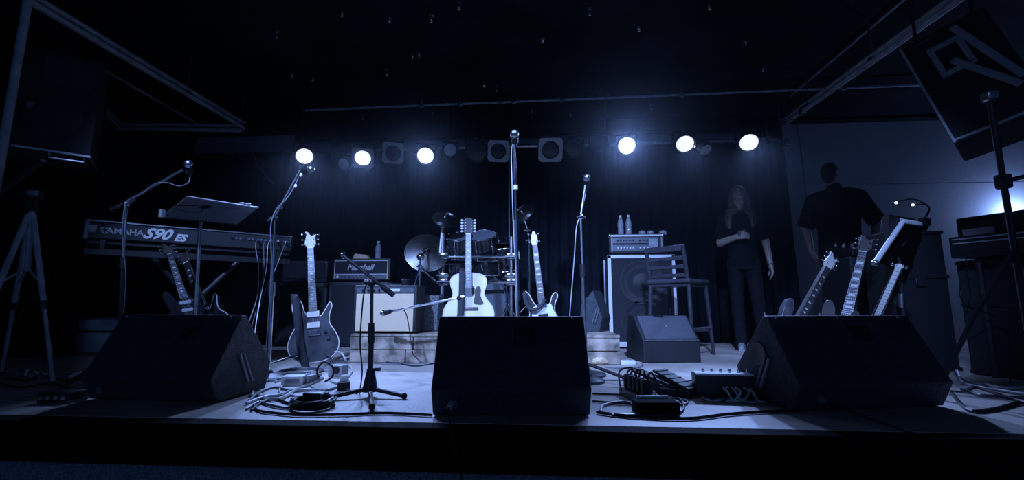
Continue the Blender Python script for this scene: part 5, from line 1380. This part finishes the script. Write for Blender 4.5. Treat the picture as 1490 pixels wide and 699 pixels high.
# leaning microphone boom lying right of the centre monitor
t = thing('microphone_stand', 'black stand arm lying low between centre monitor and pedals', 'microphone stand')
a, b = V((*gp(850, 548).xy, 0.16)), V((*gp(912, 556).xy, 0.03))
a = at(855, 530, 2.75); b = at(914, 552, 2.6)
MB().cyl(a, b, 0.010, n=8).build('boom_arm', M_can, t)
MB().cyl(b - (b - a) * 0.12, b, 0.014, n=8).build('counterweight', M_can, t)
MB().cyl(V((a.x, a.y, 0.01)), a, 0.011, n=8).build('lower_tube', M_can, t)
round_base(t, V((a.x, a.y, 0)), 0.10)
# left floor clutter
LG = 'cables on the floor at the far left'
for i, pix in enumerate(([(0, 560), (30, 566), (70, 560), (110, 570), (125, 566)], [(-5, 575), (40, 578), (80, 572), (120, 582)], [(10, 552), (40, 556), (60, 548), (95, 556), (118, 553)], [(60, 585), (85, 580), (100, 588), (125, 586)])):
    floor_cable('cable', pix, 0.006, (M_cable, M_cableg, M_cable, M_cableg)[i], ('black cable across the far left floor by the tripod foot', 'grey cable at the front of the far left floor', 'black cable at the back of the far left floor', 'short grey cable beside the low dark cable box')[i], LG)
for px, py, lab in ((32, 548, 'shiny connector on the dark floor farthest left by the tripod'), (58, 550, 'shiny connector on the floor beside the tripod foot'), (103, 551, 'cluster of shiny plugs against the left monitor')):
    t = thing('connector', lab, 'connector', gp(px, py), random.uniform(0, 3))
    MB().cyl((-0.03, 0, 0.014), (0.02, 0, 0.02), 0.013, n=10).build('sleeve', M_chrome, t)
    MB().cyl((0.01, -0.03, 0.012), (0.03, 0.03, 0.035), 0.010, n=8).build('boot', M_white, t)
    MB().box((0, 0.04, 0.02), (0.05, 0.03, 0.035), bev=0.005).build('plug', M_steel, t)
t = box_thing('stage_box', 'low dark cable box on the floor left of the left monitor', 'box', gp(92, 584), (0.16, 0.10, 0.05), YAW, M_plast)
for i in range(4): MB().cyl((-0.055 + i * 0.036, -0.05, 0.028), (-0.055 + i * 0.036, -0.058, 0.028), 0.012, n=10).build('socket', M_chrome, t)
# right floor cables
for i, (pix, m_) in enumerate((([(1392, 540), (1400, 558), (1425, 566), (1450, 570), (1500, 578)], M_cablew), ([(1390, 560), (1420, 576), (1450, 580), (1500, 582)], M_cableg), ([(1395, 525), (1390, 540), (1402, 556), (1440, 572), (1495, 590)], M_cable),
                      ([(1385, 575), (1410, 600), (1450, 598), (1480, 590), (1500, 592)], M_cable), ([(1400, 570), (1430, 562), (1460, 568), (1500, 566)], M_cablew))):
    floor_cable('cable', pix, 0.008, m_, ('bright cable trailing behind on the floor right of right monitor', 'grey cable in the bundle right of the right monitor', 'black cable curving down to the right frame edge', 'black cable nearest the stage edge on the far right', 'pale straight cable in the bundle right of right monitor')[i], 'cables on the floor at the far right')
cable('hanging_cable', [at(1404, 372, 2.9), at(1408, 395, 2.85), at(1396, 420, 2.85), at(1405, 445, 2.85), at(1440, 458, 2.85), at(1466, 478, 2.8), V((*gp(1470, 560).xy, 0.01))], 0.0035, M_cable, 'thin cable drooping in a curve below the organ')
# ------------------------------------------------------------------ people
def remeshed(name, build, m_, parent, voxel=0.009, smooth=4, label=None):
    b = MB(); build(b)
    bmesh.ops.recalc_face_normals(b.bm, faces=b.bm.faces)
    me = bpy.data.meshes.new('tmp'); b.bm.to_mesh(me); b.bm.free()
    o = bpy.data.objects.new('tmp', me); COL.objects.link(o)
    r = o.modifiers.new('r', 'REMESH'); r.mode = 'VOXEL'; r.voxel_size = voxel; r.use_smooth_shade = True
    s = o.modifiers.new('s', 'SMOOTH'); s.iterations = smooth; s.factor = 0.5
    bpy.context.view_layer.update()
    m2 = bpy.data.meshes.new_from_object(o.evaluated_get(bpy.context.evaluated_depsgraph_get()))
    bpy.data.objects.remove(o); bpy.data.meshes.remove(me)
    m2.materials.clear(); m2.materials.append(m_); m2.name = name; m2.shade_smooth()
    q = bpy.data.objects.new(name, m2); COL.objects.link(q); q.parent = parent
    if label: q['label'] = label
    return q
def cap(b, p0, p1, r0, r1=None):
    r1 = r0 if r1 is None else r1
    b.cyl(p0, p1, r0, r1, n=14); b.sph(p0, r0 * 0.995, u=14, v=10); b.sph(p1, r1 * 0.995, u=14, v=10)
def chain(b, pts):                      # pts: (point, radius)
    for (p0, r0), (p1, r1) in zip(pts, pts[1:]): cap(b, p0, p1, r0, r1)
def loft(b, secs, n=20):                # secs: (centre, rx, ry)
    rings = []
    for c, rx, ry in secs:
        c = V(c); rings.append([b.bm.verts.new(c + V((rx * math.cos(2 * PI * i / n), ry * math.sin(2 * PI * i / n), 0))) for i in range(n)])
    for a, c in zip(rings, rings[1:]): b.bridge(a, c)
    b.bm.faces.new(list(reversed(rings[0]))); b.bm.faces.new(rings[-1])
def hand(b, wrist, d, palm_n, side, curl=0.5, s=1.0):
    """palm and five fingers; d = direction of the fingers, palm_n = palm normal, side = +1/-1 where the thumb sits"""
    d = V(d).normalized(); n = V(palm_n); n = (n - d * n.dot(d)).normalized(); w = d.cross(n).normalized() * side
    wrist = V(wrist)
    pe = wrist + d * 0.085 * s
    cap(b, wrist, wrist + d * 0.03 * s, 0.026 * s, 0.026 * s)
    for k in (-1.5, -0.5, 0.5, 1.5):
        cap(b, wrist + d * 0.02 * s + w * k * 0.011 * s, pe + w * k * 0.019 * s, 0.016 * s, 0.0125 * s)
    for k, ln in ((1.5, 0.070), (0.5, 0.080), (-0.5, 0.075), (-1.5, 0.058)):
        p = pe + w * k * 0.0195 * s; dd = d.copy(); r = 0.0095 * s
        for j, f in enumerate((0.45, 0.32, 0.23)):
            dd = (dd + n * curl * (0.6 + 0.3 * j)).normalized()
            q = p + dd * ln * f * s; cap(b, p, q, r, r * 0.93); p = q; r *= 0.93
    p = wrist + d * 0.025 * s + w * 0.022 * s; dd = (d * 0.75 + w * 0.75 + n * 0.25).normalized(); r = 0.0125 * s
    for f in (0.035, 0.030, 0.026):
        q = p + dd * f * s; cap(b, p, q, r, r * 0.9); p = q; r *= 0.9; dd = (dd + n * curl * 0.4 + d * 0.25).normalized()
def face(b, hc, fw, s=1.0):
    """skull, jaw, nose, lips, ears; fw = facing direction (unit), up assumed Z-ish"""
    fw = V(fw).normalized(); rt = V((0, 0, 1)).cross(fw).normalized() * -1; up = rt.cross(fw).normalized()
    if up.z < 0: up = -up
    R = Matrix((rt, -fw, up)).transposed()
    P = lambda x, y, z: hc + R @ V((x, -y, z)) * s        # y forward
    b.sph(P(0, -0.012, 0.030), 0.092 * s, (0.86, 1.04, 0.98), 18, 12, R)
    b.sph(P(0, 0.018, -0.030), 0.072 * s, (0.88, 0.98, 1.15), 16, 10, R)
    b.sph(P(0, 0.048, -0.088), 0.030 * s, (1.1, 0.9, 0.8), 12, 8, R)
    b.sph(P(0, 0.080, 0.022), 0.022 * s, (2.4, 0.6, 0.5), 12, 8, R)      # brow
    cap(b, P(0, 0.084, 0.008), P(0, 0.108, -0.030), 0.009 * s, 0.014 * s)  # nose
    for x in (-1, 1):
        b.sph(P(x * 0.036, 0.062, -0.030), 0.022 * s, (1, 0.8, 0.9), 10, 8, R)  # cheek
        b.sph(P(x * 0.080, -0.005, -0.005), 0.024 * s, (0.35, 0.7, 1.1), 10, 8, R)  # ear
        b.sph(P(x * 0.013, 0.094, -0.033), 0.008 * s, u=8, v=6)
    b.sph(P(0, 0.082, -0.058), 0.014 * s, (1.7, 0.7, 0.45), 10, 6, R)
    b.sph(P(0, 0.079, -0.067), 0.014 * s, (1.5, 0.7, 0.45), 10, 6, R)
    return P, R
def eyes(P, R, parent, s=1.0):
    for x in (-1, 1):
        e = MB().sph(P(x * 0.031, 0.071, 0.006), 0.0125 * s, (1.1, 0.7, 0.75), 12, 8, R).build('eye', mat('eye_white', (0.5, 0.5, 0.5), 0.2), parent)
        MB().sph(P(x * 0.031, 0.079, 0.003), 0.006 * s, (1, 0.5, 1), 8, 6, R).build('iris', mat('eye_dark', (0.02, 0.015, 0.01), 0.2), e)
        MB().sph(P(x * 0.031, 0.084, 0.024), 0.008 * s, (2.2, 0.5, 0.4), 8, 6, R).build('eyebrow', M_hair, parent)

# ---- long-haired person facing the camera
f0 = at(1091, 509, 4.5); f0.z = 0
aw = V((f0.x, f0.y, 0)).normalized()
t = thing('person', 'long-haired person in dark tee and trousers facing us, fist at waist', 'person', f0, math.atan2(-aw.x, aw.y) + 0.05)
t.scale = (0.83, 0.92, 0.985)
sh_l, el_l, wr_l = V((-0.185, 0.0, 1.375)), V((-0.245, -0.02, 1.115)), V((-0.06, -0.185, 1.15))
sh_r, el_r, wr_r = V((0.185, 0.0, 1.375)), V((0.262, 0.03, 1.10)), V((0.285, -0.06, 0.865))
hips = [(V((-0.092, 0, 0.90)), V((-0.10, -0.02, 0.50)), V((-0.085, 0.02, 0.09))), (V((0.092, 0, 0.90)), V((0.125, -0.03, 0.50)), V((0.155, 0.03, 0.09)))]
hc = V((0.0, -0.045, 1.575)); fwd = V((-0.10, -0.95, -0.22))
store = {}
def bodyA(b):
    loft(b, [((0, 0, 0.84), 0.15, 0.11), ((0, 0, 0.92), 0.165, 0.12), ((0, 0, 1.02), 0.145, 0.105), ((0, 0, 1.12), 0.14, 0.10), ((0, -0.005, 1.25), 0.165, 0.11), ((0, 0, 1.35), 0.17, 0.10), ((0, 0.005, 1.415), 0.11, 0.07), ((0, 0.0, 1.45), 0.055, 0.055)])
    chain(b, [(V((0, 0.005, 1.40)), 0.056), (V((0, -0.02, 1.53)), 0.052)])
    chain(b, [(V((-0.12, 0, 1.38)), 0.06), (sh_l, 0.058), (el_l, 0.043), (wr_l, 0.030)])
    chain(b, [(V((0.12, 0, 1.38)), 0.06), (sh_r, 0.058), (el_r, 0.043), (wr_r, 0.029)])
    for h, k, a in hips: chain(b, [(h, 0.088), (k, 0.060), (k.lerp(a, 0.3), 0.060), (a, 0.042)])
    hand(b, wr_l, (0.75, -0.2, 0.10), (0.1, 0.8, -0.3), 1, 1.1)
    hand(b, wr_r, (0.10, -0.15, -1), (-0.9, -0.1, 0.0), 1, 0.45)
    store['P'] = face(b, hc, fwd)
bd_ = remeshed('body', bodyA, M_skin, t, 0.0065, 2)
eyes(*store['P'], t)
def shirtA(b):
    loft(b, [((0, 0, 0.86), 0.175, 0.132), ((0, 0, 0.95), 0.172, 0.128), ((0, 0, 1.10), 0.160, 0.12), ((0, -0.005, 1.25), 0.182, 0.126), ((0, 0, 1.35), 0.185, 0.115), ((0, 0.005, 1.41), 0.13, 0.085), ((0, 0.005, 1.445), 0.082, 0.075)])
    for s_, e_ in ((sh_l, el_l), (sh_r, el_r)):
        chain(b, [(V((s_.x * 0.6, 0, 1.375)), 0.072), (s_, 0.074), (s_.lerp(e_, 0.72), 0.066)])
remeshed('t_shirt', shirtA, M_shirt2, t, 0.009, 3)
def trousA(b):
    loft(b, [((0, 0, 0.82), 0.172, 0.125), ((0, 0, 0.90), 0.176, 0.13), ((0, 0, 1.0), 0.158, 0.118)])
    for h, k, a in hips: chain(b, [(h, 0.098), (k, 0.075), (a + V((0, 0, 0.03)), 0.068), (a + V((0, -0.005, -0.03)), 0.066)])
remeshed('trousers', trousA, M_trous, t, 0.010, 3)
for h, k, a in hips:
    remeshed('shoe', lambda b, a=a: (cap(b, a + V((0, 0.02, -0.045)), a + V((0.0, -0.06, -0.045)), 0.043, 0.042), cap(b, a + V((0.0, -0.06, -0.05)), a + V((-0.005, -0.16, -0.055)), 0.040, 0.033), b.box((a.x, a.y - 0.06, 0.010), (0.084, 0.26, 0.016))), M_grey if a.x < 0 else M_shoe, t, 0.007, 3, 'pale shoe' if a.x < 0 else None)
def hairA(b):
    P, R = store['P']
    b.sph(P(0, -0.040, 0.045), 0.098, (0.95, 1.0, 0.98), 18, 12, R)
    for x in (-1, 1):
        chain(b, [(P(x * 0.045, 0.030, 0.090), 0.034), (P(x * 0.084, 0.010, 0.03), 0.027), (P(x * 0.096, -0.005, -0.06), 0.026), (P(x * 0.108, -0.01, -0.14), 0.030), (V((x * 0.118, -0.05, 1.41)), 0.036), (V((x * 0.122, -0.085, 1.34)), 0.034), (V((x * 0.125, -0.105, 1.26)), 0.020)])
        chain(b, [(P(x * 0.05, -0.06, 0.0), 0.06), (P(x * 0.06, -0.07, -0.12), 0.06), (V((x * 0.08, 0.06, 1.33)), 0.05)])
        chain(b, [(P(x * 0.085, -0.02, -0.04), 0.035), (V((x * 0.125, -0.02, 1.43)), 0.045), (V((x * 0.14, -0.06, 1.36)), 0.036), (V((x * 0.145, -0.09, 1.28)), 0.022)])
remeshed('hair', hairA, M_hair, t, 0.008, 2)
d = (wr_r - el_r).normalized(); Mx = d.to_track_quat('Z', 'Y').to_matrix().to_4x4(); Mx.translation = wr_r + d * 0.005
MB().torus(0.031, 0.006, Mx, 18, 6).build('bracelet', M_steel, t)
MB().box((wr_l + V((0.03, -0.03, 0.03))), (0.03, 0.02, 0.06), bev=0.004).build('held_phone', M_plast, t)

# ---- man seen from behind
f0 = at(1241, 525, 4.25); f0.z = 0
aw = V((f0.x, f0.y, 0)).normalized()
t = thing('person', 'man seen from behind in a loose black short-sleeved shirt and jeans', 'person', f0, math.atan2(-aw.x, aw.y))
K = 1.06
t.scale = (K * 0.80, K * 0.92, K)
sh_l, el_l, wr_l = V((-0.222, 0.0, 1.40)), V((-0.315, -0.02, 1.17)), V((-0.285, 0.06, 0.945))
sh_r, el_r, wr_r = V((0.222, 0.02, 1.40)), V((0.345, 0.07, 1.18)), V((0.325, 0.25, 1.02))
hips = [(V((-0.10, 0, 0.92)), V((-0.13, 0.02, 0.50)), V((-0.14, -0.01, 0.09))), (V((0.10, 0, 0.92)), V((0.16, 0.03, 0.50)), V((0.19, 0.0, 0.09)))]
hc = V((-0.03, 0.05, 1.635)); fwd = V((0.15, 0.93, -0.30))
def bodyB(b):
    loft(b, [((0, 0, 0.86), 0.17, 0.13), ((0, 0, 0.95), 0.18, 0.14), ((0, 0.01, 1.08), 0.175, 0.14), ((0, 0.01, 1.22), 0.19, 0.135), ((0, 0, 1.36), 0.21, 0.12), ((0, 0, 1.46), 0.16, 0.085), ((0, 0.0, 1.50), 0.065, 0.065)])
    chain(b, [(V((0, 0.005, 1.45)), 0.065), (V((-0.02, 0.03, 1.58)), 0.062)])
    chain(b, [(V((-0.14, 0, 1.41)), 0.07), (sh_l, 0.068), (el_l, 0.050), (wr_l, 0.034)])
    chain(b, [(V((0.14, 0, 1.41)), 0.07), (sh_r, 0.068), (el_r, 0.050), (wr_r, 0.034)])
    for h, k, a in hips: chain(b, [(h, 0.095), (k, 0.065), (k.lerp(a, 0.3), 0.064), (a, 0.045)])
    hand(b, wr_l, (0.35, 0.1, -0.6), (0.6, 0.4, 0.3), -1, 0.6, 1.08)
    hand(b, wr_r, (-0.3, 0.8, -0.35), (0.0, -0.2, -1), -1, 0.5, 1.08)
    store['Q'] = face(b, hc, fwd, 1.03)
remeshed('body', bodyB, M_skin, t, 0.0065, 2)
eyes(*store['Q'], t, 1.03)
def shirtB(b):
    loft(b, [((0, 0, 0.84), 0.225, 0.17), ((0, 0, 0.95), 0.215, 0.165), ((0, 0.01, 1.10), 0.205, 0.16), ((0, 0.01, 1.24), 0.22, 0.155), ((0, 0, 1.37), 0.235, 0.138), ((0, 0, 1.45), 0.17, 0.10), ((0, 0.0, 1.505), 0.085, 0.085)])
    for s_, e_ in ((sh_l, el_l), (sh_r, el_r)):
        chain(b, [(V((s_.x * 0.5, 0.01, 1.425)), 0.085), (s_, 0.084), (s_.lerp(e_, 0.80), 0.085)])
        q = s_.lerp(e_, 0.80); dd = (e_ - s_).normalized(); b.cyl(q - dd * 0.04, q + dd * 0.05, 0.086, 0.092, n=14)
    b.cyl((0, 0.0, 1.48), (-0.008, 0.012, 1.535), 0.085, 0.074, n=16)
remeshed('shirt', shirtB, M_shirt, t, 0.010, 3)
def trousB(b):
    loft(b, [((0, 0, 0.82), 0.185, 0.15), ((0, 0, 0.90), 0.19, 0.155), ((0, 0, 1.0), 0.178, 0.145)])
    for h, k, a in hips: chain(b, [(h, 0.108), (k, 0.085), (a + V((0, 0, 0.03)), 0.078), (a + V((0, 0.005, -0.04)), 0.078)])
remeshed('jeans', trousB, M_jeans, t, 0.010, 3)
for h, k, a in hips:
    remeshed('shoe', lambda b, a=a: (cap(b, a + V((0, -0.02, -0.043)), a + V((0.0, 0.07, -0.043)), 0.045, 0.043), cap(b, a + V((0.0, 0.07, -0.045)), a + V((0.005, 0.17, -0.052)), 0.042, 0.035), b.box((a.x, a.y + 0.06, 0.010), (0.09, 0.28, 0.018))), M_shoe, t, 0.007, 3)
def hairB(b):
    P, R = store['Q']
    b.sph(P(0, -0.022, 0.040), 0.101, (0.90, 1.04, 0.94), 18, 12, R)
    b.sph(P(0, -0.055, -0.02), 0.066, (1.05, 0.8, 1.1), 14, 10, R)
remeshed('hair', hairB, M_hair2, t, 0.008, 2)

# ------------------------------------------------------------------ thin stage haze
hm = bpy.data.materials.new('stage_haze'); hm.use_nodes = True
nt = hm.node_tree; nt.nodes.remove(nt.nodes['Principled BSDF'])
vs = nt.nodes.new('ShaderNodeVolumeScatter'); vs.inputs['Density'].default_value = 0.0016; vs.inputs['Anisotropy'].default_value = 0.85
vs.inputs['Color'].default_value = (0.8, 0.9, 1.0, 1)
nt.links.new(vs.outputs[0], nt.nodes['Material Output'].inputs['Volume'])
hz_ = MB().box(((XL + XR) / 2, 3.95, 1.46), (XR - XL - 0.02, 4.0, 2.94)).build('stage_haze', hm, smooth=False)
tag(hz_, 'thin smoke haze hanging over the stage', 'haze', None, 'stuff')
